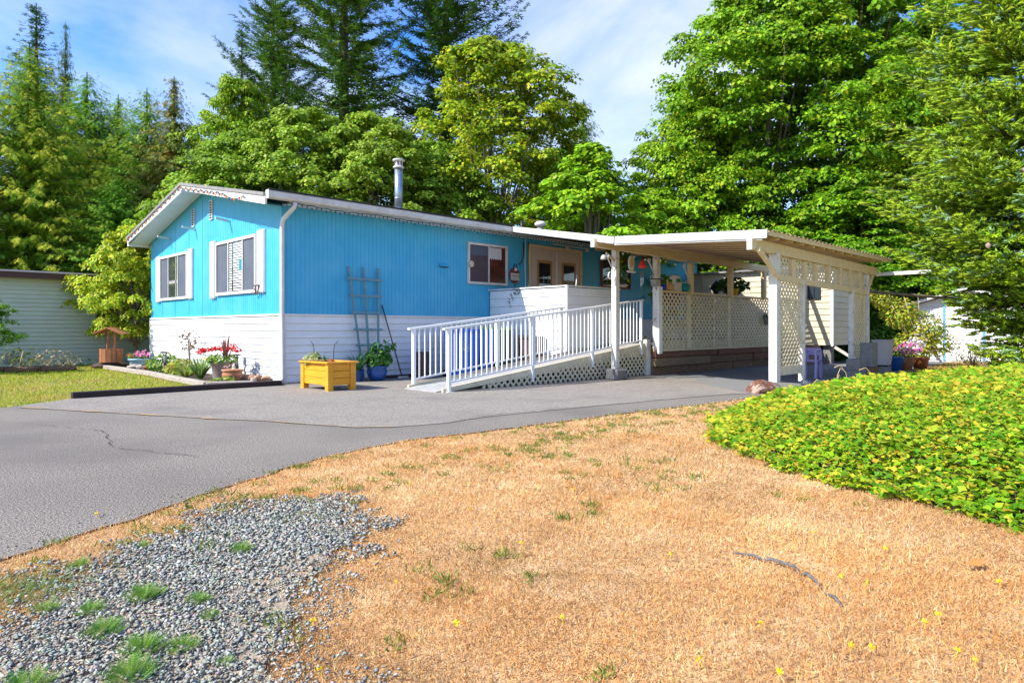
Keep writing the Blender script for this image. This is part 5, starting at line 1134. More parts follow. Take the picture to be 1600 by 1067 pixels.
T('cedar_tree', 'green cedar second from the left edge with feathery top', 'tree', (1.9, 24.5, 0), cC, None, 1.7, (1.4, 1.4, 1.03), (.8, .95, .9))
T('cedar_tree', 'cedar with pale trunk in the middle of the left tree group', 'tree', (3.5, 25.6, 0), cC, None, 3.1, (1.35, 1.35, 1.0), (.9, 1, .95))
T('cedar_tree', 'cedar just left of the brown drooping hemlock', 'tree', (3.7, 21.6, 0), cC, None, 4.4, (1.2, 1.2, .95), (.82, .92, .9))
T('cedar_tree', 'cedar cut by the left edge of the photo', 'tree', (-4.2, 20.6, 0), cC, None, 5.4, (1.1, 1.1, .9), (.95, 1, .9))
T('hemlock_tree', 'brown-tinged drooping hemlock above the left roof slope', 'tree', (4.25, 19.6, 0), cD, None, .3, (1.25, 1.25, 1))
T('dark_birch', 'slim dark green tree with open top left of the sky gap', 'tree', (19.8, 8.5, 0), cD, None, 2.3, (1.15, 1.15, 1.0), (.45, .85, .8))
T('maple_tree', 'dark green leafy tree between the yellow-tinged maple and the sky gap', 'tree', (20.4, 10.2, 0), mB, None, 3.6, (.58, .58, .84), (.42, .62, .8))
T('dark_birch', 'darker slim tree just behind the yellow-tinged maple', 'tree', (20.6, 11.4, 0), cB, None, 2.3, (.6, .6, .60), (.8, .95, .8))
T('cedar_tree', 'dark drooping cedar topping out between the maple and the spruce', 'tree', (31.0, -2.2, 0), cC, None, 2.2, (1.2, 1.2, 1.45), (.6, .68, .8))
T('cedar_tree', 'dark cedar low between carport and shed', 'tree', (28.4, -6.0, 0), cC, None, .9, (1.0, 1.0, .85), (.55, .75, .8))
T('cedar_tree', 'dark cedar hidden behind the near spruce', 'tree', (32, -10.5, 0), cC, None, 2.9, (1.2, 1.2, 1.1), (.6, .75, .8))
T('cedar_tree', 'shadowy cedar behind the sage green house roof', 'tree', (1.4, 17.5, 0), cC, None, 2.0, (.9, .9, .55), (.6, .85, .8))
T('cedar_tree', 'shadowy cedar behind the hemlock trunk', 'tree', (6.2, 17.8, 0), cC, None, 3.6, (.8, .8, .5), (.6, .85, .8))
T('ornamental_maple', 'golden-green small maple between the sage house and the blue gable', 'tree', (-.02, 9.65, 0), mF, None, .6, (.80, .80, 1.14))
T('left_shrub', 'leafy shrub with bare stems cut by the left edge of the photo', 'shrub', (-4.0, 8.1, 0), mF, None, 2.6, (.48, .48, .56), (.42, .7, .7))
# low border plants in front of the sage wall
t = thing('border_shrub', 'sparse green shrub before the sage wall near the grey hatch', 'shrub', (-2.9, 9.3, 0)); blob_leaves('foliage', t, (-2.9, 9.3, .35), (.5, .4, .26), 170, .09, [(.10, .18, .05), (.22, .22, .08), (.16, .2, .1)]); tube('stem', M['bone'], t, [(-2.9, 9.3, 0), (-2.8, 9.3, .5)], .015, 5)
t = thing('border_shrub', 'half-dry border shrub with cream blooms beside the green one', 'shrub', (-2.1, 9.0, 0)); blob_leaves('foliage', t, (-2.1, 9.0, .28), (.55, .4, .24), 220, .07, [(.40, .30, .18), (.18, .22, .08), (.5, .42, .3)])
t = thing('border_flowers', 'low strip of tiny cream flowers along the sage wall', 'flowers', (-1.2, 9.6, 0)); blob_leaves('flowers', t, (-1.4, 9.9, .12), (1.6, .4, .12), 260, .06, [(.22, .28, .08), (.5, .5, .3), (.12, .22, .06)])
# undergrowth between the trunks (one dense mass)
def bushes(name, spec, cols, size, seed):
    g = np.random.default_rng(seed); VV = []; FF = []; CC = []; nv = 0
    for (cx, cy, cz, rx, ry_, rz_, n) in spec:
        p = g.normal(size=(n, 3)); p /= np.linalg.norm(p, axis=1, keepdims=True); p[:, 2] = abs(p[:, 2]) - .15; r = g.uniform(.6, 1.08, (n, 1)) * (1 + .16 * np.sin(p[:, :1] * 7 + cx) + .12 * np.sin(p[:, 1:2] * 9 + cy))
        pos = p * r * np.array([rx, ry_, rz_]) + np.array([cx, cy, cz]); s = size * g.uniform(.6, 1.25, n)
        V, F, Cc = scatter(FOLD, FOLDF, pos, frames(p + np.array([0, 0, .7]) + g.normal(0, .5, (n, 3)), p + np.array([0, 0, -.7])), np.stack([s, s, s], 1), palette(n, cols, None, .18) * (1 + .22 * np.sin(pos[:, :1] * 2.1) * np.sin(pos[:, 2:3] * 2.7 + 1)))
        VV.append(V); FF.append(F + nv); CC.append(np.clip(Cc, .004, .8)); nv += len(V)
    me = fastmesh(name, np.concatenate(VV), np.concatenate(FF), np.concatenate(CC)); o = _link(name, me, M['leaf'], None); return tag(o, kind='stuff')
UG = []
for i in range(22):
    x = -9 + i * 2.2; UG.append((x, 17.6 + (i * 7 % 5) * .8 + max(0, x) * .05, 0, 1.9, 1.4, 3.2 + (i * 5 % 4) * .7, 1100))
for (x, y) in ((12, 10.5), (15.3, 7.5), (18.3, 6.2), (22, 4), (19.6, 1.5), (21.5, -1.0), (22.5, -4.2), (24.5, -7.2), (26.5, -10), (20.2, -2.6), (20.5, -.2), (27, -14)):
    UG.append((x, y, 0, 1.9, 1.9, 3.0, 1700))
for i in range(26):
    a = R(-34 + i * 4.6); d = 52; fx = CAM.x + d * math.cos(YAW - a * .0 + R(58) - i * R(4.6)); fy = CAM.y + d * math.sin(YAW + R(58) - i * R(4.6)); UG.append((fx, fy, 0, 4.5, 4.5, 8 + (i * 3 % 5), 1000))
bushes('undergrowth', UG, [(.07, .16, .02), (.11, .23, .025), (.16, .30, .03)], .26, 5)
bushes('brambles', [(18.6, -4.6, 0, 1.0, 1.0, 1.9, 900), (19.6, -5.2, 0, .9, .8, 2.6, 900), (17.9, -3.4, 0, 1.1, 1.0, 1.6, 900), (20.4, -4.6, 0, 1.2, 1.0, 3.2, 1300)], [(.10, .24, .03), (.17, .32, .04), (.07, .16, .025)], .15, 6)

# near spruce with brushy twigs
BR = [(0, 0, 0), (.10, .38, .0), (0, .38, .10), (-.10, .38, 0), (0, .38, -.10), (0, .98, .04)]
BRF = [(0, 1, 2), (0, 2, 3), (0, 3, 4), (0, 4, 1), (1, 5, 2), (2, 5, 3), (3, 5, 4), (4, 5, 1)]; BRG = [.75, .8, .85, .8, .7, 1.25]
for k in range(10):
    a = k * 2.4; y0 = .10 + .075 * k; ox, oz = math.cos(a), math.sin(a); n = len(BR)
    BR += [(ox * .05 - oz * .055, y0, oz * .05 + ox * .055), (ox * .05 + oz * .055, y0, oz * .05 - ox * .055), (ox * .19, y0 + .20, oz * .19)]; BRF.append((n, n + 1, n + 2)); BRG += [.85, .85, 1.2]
def spruce_meshes(seed, Ht, Rb):
    g = np.random.default_rng(seed); global rng; keep = rng; rng = g
    POS = []; DIR = []; SC = []; CO = []; mb = MB(); mb.tube([(0, 0, -.2), (0, 0, Ht * .5), (0, 0, Ht)], [.22, .14, .02], 10)
    z = .35; cam_l = math.atan2(CAM.y + 10.53, CAM.x - 11.93)
    i = 0
    while z < Ht - .3:
        t = z / Ht; L0 = Rb * (1 - t) ** .72; nb_ = 9 if t < .75 else 6
        z_lv = z
        for k in range(nb_):
            z = z_lv + g.uniform(-.14, .14); a = 6.283 * (k + g.uniform(-.35, .35)) / nb_ + i * 1.3
            da = (a - cam_l + math.pi) % (2 * math.pi) - math.pi
            if abs(da) > 2.2 and g.uniform() < .5: continue
            L = L0 * g.uniform(.68, 1.12) * min(1, .36 + .64 * max(0, z - .9) / 1.8); n = max(3, int(L / .17)); s = np.linspace(.15, 1, n); el = .16 + .40 * t + g.normal(0, .09)
            bl = s * L; bz_ = z + el * bl - .26 * L * s * s + .24 * L * s ** 4; bx_ = np.cos(a) * bl; by_ = np.sin(a) * bl
            mb.tube([(bx_[j], by_[j], bz_[j]) for j in (0, n // 2, n - 1)], [.028, .016, .006], 4, False)
            d = np.array([math.cos(a), math.sin(a), el - .1]); d /= np.linalg.norm(d); sd = np.array([-math.sin(a), math.cos(a), 0])
            for side in (-1, 1):
                for j in range(n):
                    sl2 = max(.18, 1.0 * min(1, L / 2) * (1 - s[j]) ** .6 * min(1, .4 + s[j] * 2)) * g.uniform(.8, 1.15); m = max(1, int(sl2 / .115))
                    sdir = d * .75 + sd * side * .7 + np.array([0, 0, g.normal(-.06, .10)]); sdir /= np.linalg.norm(sdir)
                    u = (np.arange(m) + .3) / m * sl2
                    p = np.array([bx_[j], by_[j], bz_[j]]) + u[:, None] * sdir + np.array([0, 0, -.25])[None] * (u[:, None] ** 2) + g.normal(0, .02, (m, 3))
                    alt = sdir[None] + np.cross(sdir, [0, 0, 1])[None] * np.where(np.arange(m) % 2 == 0, .6, -.6)[:, None] + g.normal(0, .14, (m, 3)) + np.array([0, 0, 1]) * g.uniform(.05, .7, (m, 1))
                    alt[-1] = sdir
                    POS.append(p); DIR.append(alt); SC.append(g.uniform(.20, .36, m)); tip = np.clip(s[j] + u / sl2 * .3, 0, 1.2)[:, None] * g.uniform(.3, 1, (m, 1))
                    c = palette(m, [(.20, .38, .015), (.11, .24, .015), (.31, .45, .018)], None, .2); c = c * (1 - .5 * tip) + np.array([.50, .62, .05]) * .5 * tip
                    up = g.uniform(0, 1, (m, 1)) < .10; c = np.where(up, [.28, .46, .20], c); CO.append(c)
            POS.append(np.array([[bx_[-1], by_[-1], bz_[-1]]])); DIR.append(d[None]); SC.append(np.array([.26])); CO.append(np.array([[.16, .25, .10]]))
        z = z_lv + (.29 if z_lv < 7.5 else .48); i += 1
    POS = np.concatenate(POS); DIR = np.concatenate(DIR); SC = np.concatenate(SC); CO = np.concatenate(CO)
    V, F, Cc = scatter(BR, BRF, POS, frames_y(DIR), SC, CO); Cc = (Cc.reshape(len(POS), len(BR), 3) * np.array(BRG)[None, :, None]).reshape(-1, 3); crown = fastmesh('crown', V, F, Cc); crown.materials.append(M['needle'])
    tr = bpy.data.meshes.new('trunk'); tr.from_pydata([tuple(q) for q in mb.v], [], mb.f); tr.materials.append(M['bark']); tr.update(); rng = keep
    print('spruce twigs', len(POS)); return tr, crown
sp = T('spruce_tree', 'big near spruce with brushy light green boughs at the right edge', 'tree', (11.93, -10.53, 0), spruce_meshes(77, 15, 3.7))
for (dx, dy, z) in ((-2.3, .1, 4.0), (-1.6, -1.2, 4.6), (-2.7, .6, 2.6)):
    b = lathe('cone', M['redrock'], sp, (11.93 + dx, -10.53 + dy, z), [(.0, 0), (.04, .03), (.05, .08), (.0, .14)], 8)

# ================================================================== IVY MOUND
IVP = [(.69, -9.03), (.2, -9.28), (-.22, -9.63), (-.6, -10.1), (-.93, -10.59), (-1.12, -11.2), (-1.27, -11.58), (-1.4, -11.91), (-1.7, -13.4), (4, -15.5), (9, -14.5), (10.8, -10.8), (9, -9.5), (6.6, -9.1), (4.4, -8.72), (2.7, -8.44), (1.5, -8.6)]
def ivz(x, y):
    d = edgedist(x, y, IVP) * np.where(inpoly(x, y, IVP), 1, 0); return .50 * (1 - np.exp(-d / 1.15)) + .035 * wob(x, y, 3.1) * np.minimum(d * 3, 1)
gx = np.linspace(-1.9, 11, 90); gy = np.linspace(-15.6, -8.3, 60); X, Y = np.meshgrid(gx, gy); Z = ivz(X.ravel(), Y.ravel()) - .03
V = np.stack([X.ravel(), Y.ravel(), Z], 1); idx = np.arange(90 * 60).reshape(60, 90); F = np.stack([idx[:-1, :-1].ravel(), idx[:-1, 1:].ravel(), idx[1:, 1:].ravel(), idx[1:, :-1].ravel()], 1)
o = _link('ivy_mound_ground', fastmesh('ivy_mound_ground', V, F), M['soil'], None, True); tag(o, kind='structure')
IV = np.array([(0, 0, 0), (.42, .02, .06), (.30, .40, .03), (.52, .62, -.06), (.16, .68, .0), (0, 1.05, -.1), (-.16, .68, 0), (-.52, .62, -.06), (-.30, .40, .03), (-.42, .02, .06)])
IV = np.array([(0, 0, 0), (.42, .10, .04), (.55, .58, -.07), (.17, .62, .0), (0, 1.05, -.1), (-.17, .62, 0), (-.55, .58, -.07), (-.42, .10, .04)])
IV = np.array([(0, 0, 0), (.48, .34, .02), (.17, .56, .0), (0, 1.0, -.1), (-.17, .56, 0), (-.48, .34, .02)])
IVF = [(0, 1, 2), (2, 3, 4), (0, 2, 4), (0, 4, 5)]
n = 320000; x = rng.uniform(-1.9, 11, n); y = rng.uniform(-15.6, -8.3, n); d = edgedist(x, y, IVP); ins = inpoly(x, y, IVP); cdp = camdepth(x, y)
keepm = ((ins & (d > -.06 + .14 * wob(x, y, 4) + .08 * wob(x, y, 13))) | (~ins & (d < .10 + .14 * wob(x, y, 5) + .08 * wob(x, y, 15)))) & (rng.uniform(0, 1, n) < np.clip(5.0 / np.maximum(cdp, 2), .25, 1.0)) & (camlat(x, y) < cdp * .9 + 1.5) & (cdp > 1.0)
x, y, d, cdp = x[keepm], y[keepm], d[keepm], cdp[keepm]; n = len(x); print('ivy', n)
h = rng.uniform(0, 1, n); z = ivz(x, y) + (.015 + .13 * h) * np.clip(.45 + d * 1.5, 0, 1) + .03 * wob(x, y, 9) + .03 * wob(x, y, 21)
s = .056 * rng.uniform(.5, 1.35, n) * np.clip(cdp / 6, .92, 1.6)
tl = rng.normal(0, .42, (n, 3)); nr = np.stack([tl[:, 0], tl[:, 1], np.ones(n)], 1) + np.stack([-FWD.x * .25 * np.ones(n), -FWD.y * .25 * np.ones(n), np.zeros(n)], 1)
yel = np.clip(wob(x, y, 2.6) * .35 + .66, .3, .98) * np.clip((cdp - 2.8) / 2.2, .12, 1)
pal = palette(n, [(.20, .40, .012), (.11, .29, .01), (.32, .49, .018)], (4, 3, 2), .15); py_ = palette(n, [(.50, .50, .03), (.38, .46, .03), (.62, .52, .04), (.60, .38, .03)], (4, 4, 3, .7), .12)
pick = (rng.uniform(0, 1, n) < yel * .8)[:, None]
V, F, Cc = scatter(IV, IVF, np.stack([x, y, z], 1), frames(nr), s, np.where(pick, py_, pal))
tag(_link('ivy_leaves', fastmesh('ivy_leaves', V, F, Cc), M['leaf'], None), 'bright yellow-green ivy spreading over a low mound beside the dry lawn', kind='stuff')

# ================================================================== DRY LAWN, GRAVEL
GRP = [(-8.5, -11.3), (-6.6, -10.2), (-5.60, -9.38), (-5.38, -9.13), (-5.20, -8.90), (-4.85, -8.70), (-4.46, -8.50), (-4.0, -8.48), (-3.66, -8.74), (-3.88, -9.2), (-4.24, -9.55), (-4.60, -9.95), (-4.85, -10.3), (-5.05, -10.8), (-5.6, -12.2), (-8.5, -12.5)]
def gmask(x, y):
    d = edgedist(x, y, GRP) * np.where(inpoly(x, y, GRP), 1, -1)
    return np.clip(.46 + d * 1.7 + .34 * wob(x, y, 5.5) + .30 * wob(x, y, 15), 0, 1)
# gravel: flattened stones
b = bmesh.new(); bmesh.ops.create_icosphere(b, subdivisions=1, radius=1); b.verts.ensure_lookup_table(); ico = np.array([v.co[:] for v in b.verts]); icof = np.array([[v.index for v in f.verts] for f in b.faces]); b.free()
ico42, ico42f = ico, icof
b = bmesh.new(); bmesh.ops.create_icosphere(b, subdivisions=1, radius=1); bmesh.ops.dissolve_limit(b, angle_limit=.01, verts=b.verts, edges=b.edges); b.free()
n = 200000; x = rng.uniform(-8.2, -3.3, n); y = rng.uniform(-12.0, -8.1, n); c = camdepth(x, y); m_ = gmask(x, y)
k = (c > 1.75) & (abs(camlat(x, y)) < c * .85 + .3) & (m_ > rng.uniform(.15, 1.2, n)); x, y, c = x[k], y[k], c[k]
n = min(len(x), 46000); x, y, c = x[:n], y[:n], c[:n]; print('stones', n)
s = .0076 * rng.uniform(.5, 1.5, n) * np.clip(c / 2.6, 1, 1.3); sc = np.stack([s * rng.uniform(.9, 1.6, n), s * rng.uniform(.7, 1.1, n), s * rng.uniform(.4, .7, n)], 1)
ico_n = ico * (1 + rng.normal(0, .10, (len(ico), 1)))
nr = np.stack([rng.normal(0, .5, n), rng.normal(0, .5, n), np.ones(n)], 1)
pal = palette(n, [(.31, .315, .265), (.37, .37, .31), (.25, .255, .215), (.44, .41, .34), (.46, .34, .23), (.19, .19, .165)], (5, 4, 4, 1.2, .8, 2), .14)
OCT = np.array([(1, 0, .1), (.25, .95, -.1), (-.9, .35, .15), (-.6, -.8, -.1), (.5, -.85, .1), (.1, .1, 1), (0, 0, -1)]); OCTF = [(0, 1, 5), (1, 2, 5), (2, 3, 5), (3, 4, 5), (4, 0, 5), (2, 1, 0), (3, 2, 0), (4, 3, 0)]
V, F, Cc = scatter(OCT, OCTF, np.stack([x, y, rng.uniform(0, .012, n)], 1), frames(nr), sc, pal); V = V + rng.normal(0, .0009, V.shape)
tag(_link('gravel', fastmesh('gravel', V, F, Cc), M['stone'], None), 'grey crushed gravel patch in the dry lawn', kind='stuff')
gcx, gcy = -5.2, -10.0
gpl = jitter_line([(gcx + (x_ - gcx) * .84, gcy + (y_ - gcy) * .80) for x_, y_ in GRP + [GRP[0]]], .08, .05)[:-1]
gp = fromvf('gravel_ground', [(x_, y_, .002) for x_, y_ in gpl], [tuple(range(len(gpl)))], mat('gravel_dust', (.46, .38, .27), (.30, .26, .20), 90, .95, .6, 120)); tag(gp, kind='structure')
e = np.array(front); n = 900; i_ = rng.integers(0, len(e) - 1, n); u = rng.uniform(0, 1, (n, 1)); p = e[i_] * (1 - u) + e[i_ + 1] * u + np.stack([np.zeros(n), np.abs(rng.normal(0, .13, n)) - .03], 1)
V, F, Cc = scatter(OCT, OCTF, np.stack([p[:, 0], p[:, 1], np.full(n, .004)], 1), frames(np.stack([rng.normal(0, .4, n), rng.normal(0, .4, n), np.ones(n)], 1)), .0045 * rng.uniform(.5, 1.8, n), palette(n, [(.34, .30, .24), (.22, .2, .17), (.45, .33, .2)], None, .15))
tag(_link('edge_grit', fastmesh('edge_grit', V, F, Cc), M['stone'], None), 'loose grit and dry litter along the asphalt edge', kind='stuff')
# dry grass blades
FIELD = front[::-1] + [(-16, -17)] + [(-16, -30), (12, -30), (25, -16), (20, -8.05), (13, -7.5), (10.2, -7.8), (8.2, -8.1), (6.3, -8.15), (5.3, -7.9)]
def grass(name, label, bands, area, ok, cols, wts, wd, ln, tone, lie=.9, bright=None):
    VV = []; FF = []; CC = []; nv = 0
    for (d0, d1, dens, wmul, lmul) in bands:
        # sample in camera wedge
        A = .8 * 2 * (d1 ** 2 - d0 ** 2) / 2 * 1.06 + (d1 - d0) * 2.8; n = int(A * dens)
        dd = np.sqrt(rng.uniform(d0 ** 2, d1 ** 2, n)); ll = rng.uniform(-1, 1, n) * (dd * .83 + 1.4)
        x = CAM.x + FWD.x * dd + FWD.y * ll; y = CAM.y + FWD.y * dd - FWD.x * ll
        k = inpoly(x, y, area) & ok(x, y); x, y = x[k], y[k]; n = len(x)
        a = rng.uniform(0, 6.283, n); tl = np.abs(rng.normal(0, lie, n)) + .1
        dr = np.stack([np.cos(a) * tl, np.sin(a) * tl, np.ones(n)], 1); L = ln * lmul * rng.uniform(.4, 1.3, n) * (1 + .3 * wob(x, y, 2.3)); W = wd * wmul * rng.uniform(.7, 1.3, n)
        tv = np.array([(-.5, 0, 0), (.5, 0, 0), (.1, 1, .12)]); V, F, Cc = scatter(tv, [(0, 1, 2)], np.stack([x, y, np.full(n, -.004)], 1), frames_y(dr), np.stack([W, L, L], 1), palette(n, cols, wts, .12) * (tone(x, y) if tone(x, y).ndim == 2 else tone(x, y)[:, None]) if tone else palette(n, cols, wts, .12))
        VV.append(V); FF.append(F + nv); CC.append(np.clip(Cc, .01, .85)); nv += len(V)
    print(name, nv // 3); me = fastmesh(name, np.concatenate(VV), np.concatenate(FF), np.concatenate(CC)); return tag(_link(name, me, M['grass'], None), label, kind='stuff')
notivy = lambda x, y: ~inpoly(x, y, IVP)
def drytone(x, y):
    a = wob(x + 3, y, 1.6); b = wob(x, y + 5, 4.7); c = wob(x * 1.3, y - 2, 11); v = 1 + .20 * a + .22 * b + .16 * c; g_ = -.15 * wob(y, x, 2.1) + .06 * b
    return np.stack([v, v * (1 + g_ * .9 - .03), v * (1 + g_ * 2.2 - .10)], 1)
DRY = [(.70, .40, .155), (.78, .50, .24), (.56, .29, .11), (.82, .61, .38), (.42, .22, .085), (.30, .29, .08)]
grass('dry_grass', 'sun-bleached tan lawn grass', [(1.75, 3, 16000, 1, 1), (3, 4.5, 9000, 1.25, 1.05), (4.5, 7, 3400, 1.9, 1.2), (7, 12, 900, 3.4, 1.4)], FIELD, lambda x, y: notivy(x, y) & (gmask(x, y) < rng.uniform(.35, 1.22, len(x))), DRY, (6, 5, 4, 3, 2, .5), .0034, .024, drytone, 1.4)
LG = [(.34, .46, .03), (.44, .48, .04), (.24, .38, .02), (.60, .46, .12), (.5, .34, .10)]
def lawntone(x, y):
    a = np.clip(wob(x, y, .9) + .4 * wob(x, y, 3.1) + np.clip((y + 1.5 - .2 * x) * -.25, -.3, .5), 0, 1); return np.stack([1 + .55 * a, 1 - .06 * a, 1 + 1.6 * a], 1)
def lawnok(x, y): return (y < 8.6 + .3 * wob(x, y, 2)) | (rng.uniform(0, 1, len(x)) < .5)
grass('lawn_grass', 'half-dry green front lawn by the flower bed', [(8.5, 13, 900, 3.8, 1.25), (13, 20, 420, 5.5, 1.5)], LAWN, lawnok, LG, (4, 4, 3, 2, 1), .0036, .036, lawntone, .8)
# dry back yard behind the carport (sunlit strip) and grey-green shaded grass
grass('yard_grass', 'dry grass behind the carport towards the shed', [(11, 22, 330, 6, 1.3)], [(5.2, -8.0), (8, -8.1), (13, -7.5), (20, -7.2), (20, -10), (11, -10.6), (9, -9.4), (6.6, -9.0), (4.4, -8.6)], lambda x, y: x > 0, [(.5, .30, .11), (.35, .32, .08), (.22, .26, .06)], (3, 2, 1), .0036, .045, None, .8)
# greener weeds tufts scattered in the dry lawn and along the asphalt
n = 1500; x = rng.uniform(-7, 3, n); y = rng.uniform(-12.2, -7.4, n); k = inpoly(x, y, FIELD) & notivy(x, y) & (camdepth(x, y) > 1.8) & ((wob(x, y, 2.7) > .38) | (edgedist(x, y, ASPH_F) < .3)) ; x, y = x[k][:260], y[k][:260]
XX = np.repeat(x, 22) + rng.normal(0, .035, len(x) * 22); YY = np.repeat(y, 22) + rng.normal(0, .035, len(x) * 22); n = len(XX); a = rng.uniform(0, 6.283, n); tl = rng.uniform(.3, 2.2, n)
V, F, Cc = scatter(BLADEV, BLADEF, np.stack([XX, YY, np.zeros(n)], 1), frames_y(np.stack([np.cos(a) * tl, np.sin(a) * tl, np.ones(n)], 1)), np.stack([np.full(n, .008), rng.uniform(.02, .05, n), rng.uniform(.02, .05, n)], 1), palette(n, [(.20, .27, .04), (.34, .34, .06), (.12, .2, .03)]))
tag(_link('lawn_weeds', fastmesh('lawn_weeds', V, F, Cc), M['leaf'], None), 'small green weeds scattered through the dry lawn', kind='stuff')
# feathery weeds in the gravel: each one a thing
FE = []; FEF = []
for kx in range(7):
    yy = .12 + kx * .13; l = .26 * (1 - .09 * kx)
    for sgn in (-1, 1):
        nn = len(FE); FE += [(0, yy - .02, 0), (0, yy + .025, 0), (sgn * l, yy + l * .8, .04)]; FEF.append((nn, nn + 1, nn + 2))
nn = len(FE); FE += [(-.015, 0, 0), (.015, 0, 0), (0, 1.08, 0)]; FEF.append((nn, nn + 1, nn + 2))
def feathery(label, x, y, r, n=70, cols=None):
    t = thing('feathery_weed', label, 'weed', (x, y, 0)); a = rng.uniform(0, 6.283, n); q = rng.uniform(0, 1, n) ** .6
    pos = np.stack([np.cos(a) * q * r * .6, np.sin(a) * q * r * .6, rng.uniform(0, .03, n) * (1 - q)], 1); tl = .35 + q * 1.3
    d = np.stack([np.cos(a) * tl, np.sin(a) * tl, np.ones(n)], 1); L = r * .75 * rng.uniform(.6, 1.1, n)
    V, F, Cc = scatter(FE, FEF, pos, frames_y(d, np.stack([rng.normal(0, .4, n), rng.normal(0, .4, n), np.ones(n)], 1)), L, palette(n, cols or [(.10, .30, .03), (.16, .38, .04), (.24, .42, .05), (.32, .38, .10)], None, .12))
    tag(_link('fronds', fastmesh('fronds', V, F, Cc), M['leaf'], t), kind='stuff')
WE = [(-4.63, -9.27, .085, 'feathery green weed standing alone in the upper gravel'), (-5.14, -9.55, .105, 'largest feathery weed in the middle of the gravel'), (-5.34, -9.80, .10, 'feathery weed below and left of the middle one'), (-5.28, -10.03, .10, 'feathery weed with a dark shadow, second lowest in the gravel'),
      (-5.33, -9.56, .075, 'small weed between the two gravel weeds at left'), (-5.02, -9.93, .055, 'yellowish low weed at the right side of the gravel'), (-5.12, -10.33, .05, 'tiny green weed at the lower right of the gravel'), (-5.18, -10.12, .08, 'weed at the very bottom of the gravel, right of the shadowed one'),
      (-5.0, -9.75, .07, 'sprawling weed right of the middle of the gravel'), (-5.36, -10.2, .11, 'broad weed cut by the bottom edge of the photo'), (-5.6, -10.05, .10, 'weed in the bottom left corner of the gravel'), (-5.25, -8.95, .07, 'weed at the top left rim of the gravel'),
      (-5.45, -9.42, .07, 'reddish-tipped weed near the left edge of the gravel'), (-4.95, -8.85, .05, 'tiny weed near the asphalt side of the gravel')]
for x, y, r, lb in WE: feathery(lb, x, y, r * .72, int(60 + r * 900))
# green carpet at the left rim
n = 420; x = rng.normal(-5.50, .14, n); y = rng.normal(-9.12, .12, n)
a = rng.uniform(0, 6.283, n); tl = rng.uniform(.4, 2, n)
V, F, Cc = scatter(FE, FEF, np.stack([x, y, np.zeros(n)], 1), frames_y(np.stack([np.cos(a) * tl, np.sin(a) * tl, np.ones(n)], 1)), rng.uniform(.03, .065, n), palette(n, [(.17, .33, .06), (.26, .38, .08), (.38, .34, .10)]))
tag(_link('creeping_weeds', fastmesh('creeping_weeds', V, F, Cc), M['leaf'], None), 'low green weed carpet at the left rim of the gravel', kind='stuff')
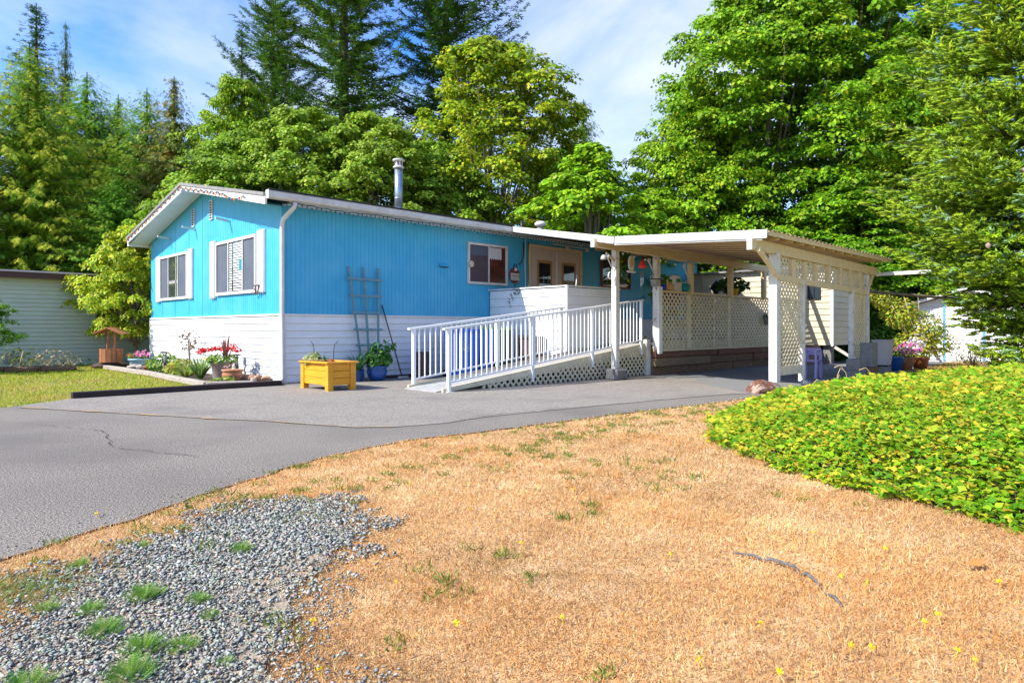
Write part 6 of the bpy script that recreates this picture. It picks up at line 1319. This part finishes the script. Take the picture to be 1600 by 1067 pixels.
# dandelion-like flowers
DN = [(-4.78, -10.28), (-4.93, -10.62), (-4.4, -10.65), (-3.63, -11.43), (-3.9, -11.63), (-2.38, -11.15), (-2.37, -11.5), (-3.22, -10.81), (-2.91, -11.49), (-2.93, -11.57), (-3.08, -11.88), (-3.19, -11.86), (-3.57, -11.73), (-3.53, -11.78), (-3.39, -12.05), (-3.36, -11.99), (-2.51, -11.98), (-4.02, -11.43), (-4.35, -10.19), (-4.98, -8.09), (-3.36, -9.52), (-3.24, -8.74), (-2.57, -9.66), (-3.6, -10.2), (-2.1, -10.1), (-4.1, -10.9)]
fm = None
for (x, y) in DN:
    if fm is None:
        mb = MB()
        for k in range(10):
            a = k * .628; mb.add([(0, 0, .026), (.011 * math.cos(a - .3), .011 * math.sin(a - .3), .026 + .006 * (k % 3)), (.012 * math.cos(a + .3), .012 * math.sin(a + .3), .024 + .006 * (k % 2))], [(0, 1, 2)])
        mb.tube([(0, 0, 0), (0, 0, .024)], .0012, 4); fm = bpy.data.meshes.new('yellow_flower'); fm.from_pydata([tuple(p) for p in mb.v], [], mb.f); fm.materials.append(mat('dandelion_yellow', (.85, .60, .01), None)); fm.update()
    o = bpy.data.objects.new('yellow_flower', fm); col.objects.link(o); o.location = (x, y, 0); s_ = random.uniform(.6, 1.05); o.scale = (s_, s_, 1); o.rotation_euler = (random.uniform(-.5, .5), random.uniform(-.5, .5), random.uniform(0, 6)); tag(o, 'small yellow flower in the dry lawn', 'flower', 'yellow flowers dotted over the lawn')
o = MB().add([(-2.36, -11.82, .02), (-2.28, -11.84, .028), (-2.28, -11.88, .035), (-2.34, -11.88, .022)], [(0, 1, 2, 3)]).build('fallen_leaf', M['orange'], None, solo=(-2.32, -11.85, .02)); tag(o, 'orange fallen leaf on the dry lawn', 'leaf')
t = tube('buried_edging', mat('weathered_grey_plastic', (.17, .16, .155), (.08, .075, .07), 40, .8), None, [(-2.93, -10.98, .006), (-2.91, -11.08, .014), (-2.90, -11.12, -.004), (-2.905, -11.16, .014), (-2.92, -11.27, .014), (-2.94, -11.31, -.01), (-2.97, -11.35, .012), (-3.02, -11.41, .008), (-3.06, -11.45, -.02), (-3.15, -11.53, .012), (-3.21, -11.58, .006)], [.005, .007, .007, .008, .008, .006, .008, .006, .006, .008, .005], 6); tag(t, 'grey strip of buried plastic edging showing in the dry lawn', 'edging')
t = thing('dry_stalks', 'bent dry stalks rising over the ivy by the carport', 'weed', (6.0, -8.4, 0))
for (x, y, lx, h_) in ((5.9, -8.35, .06, .42), (6.3, -8.45, -.12, .46), (6.1, -8.3, .03, .30), (6.9, -8.7, -.14, .40), (5.2, -8.2, .08, .26)):
    tube('stalk', M['bone'], t, [(x, y, .0), (x + lx * .4, y - lx * .4, h_ * .7), (x + lx, y - lx, h_), (x + lx * 1.6, y - lx * 1.6, h_ - .04)], [.008, .006, .006, .008], 5)
bpy.context.view_layer.update()
import sys
print('objects', len(bpy.data.objects), 'tris', sum(len(o.data.loops) - 2 * len(o.data.polygons) for o in scene.objects if o.type == 'MESH'))
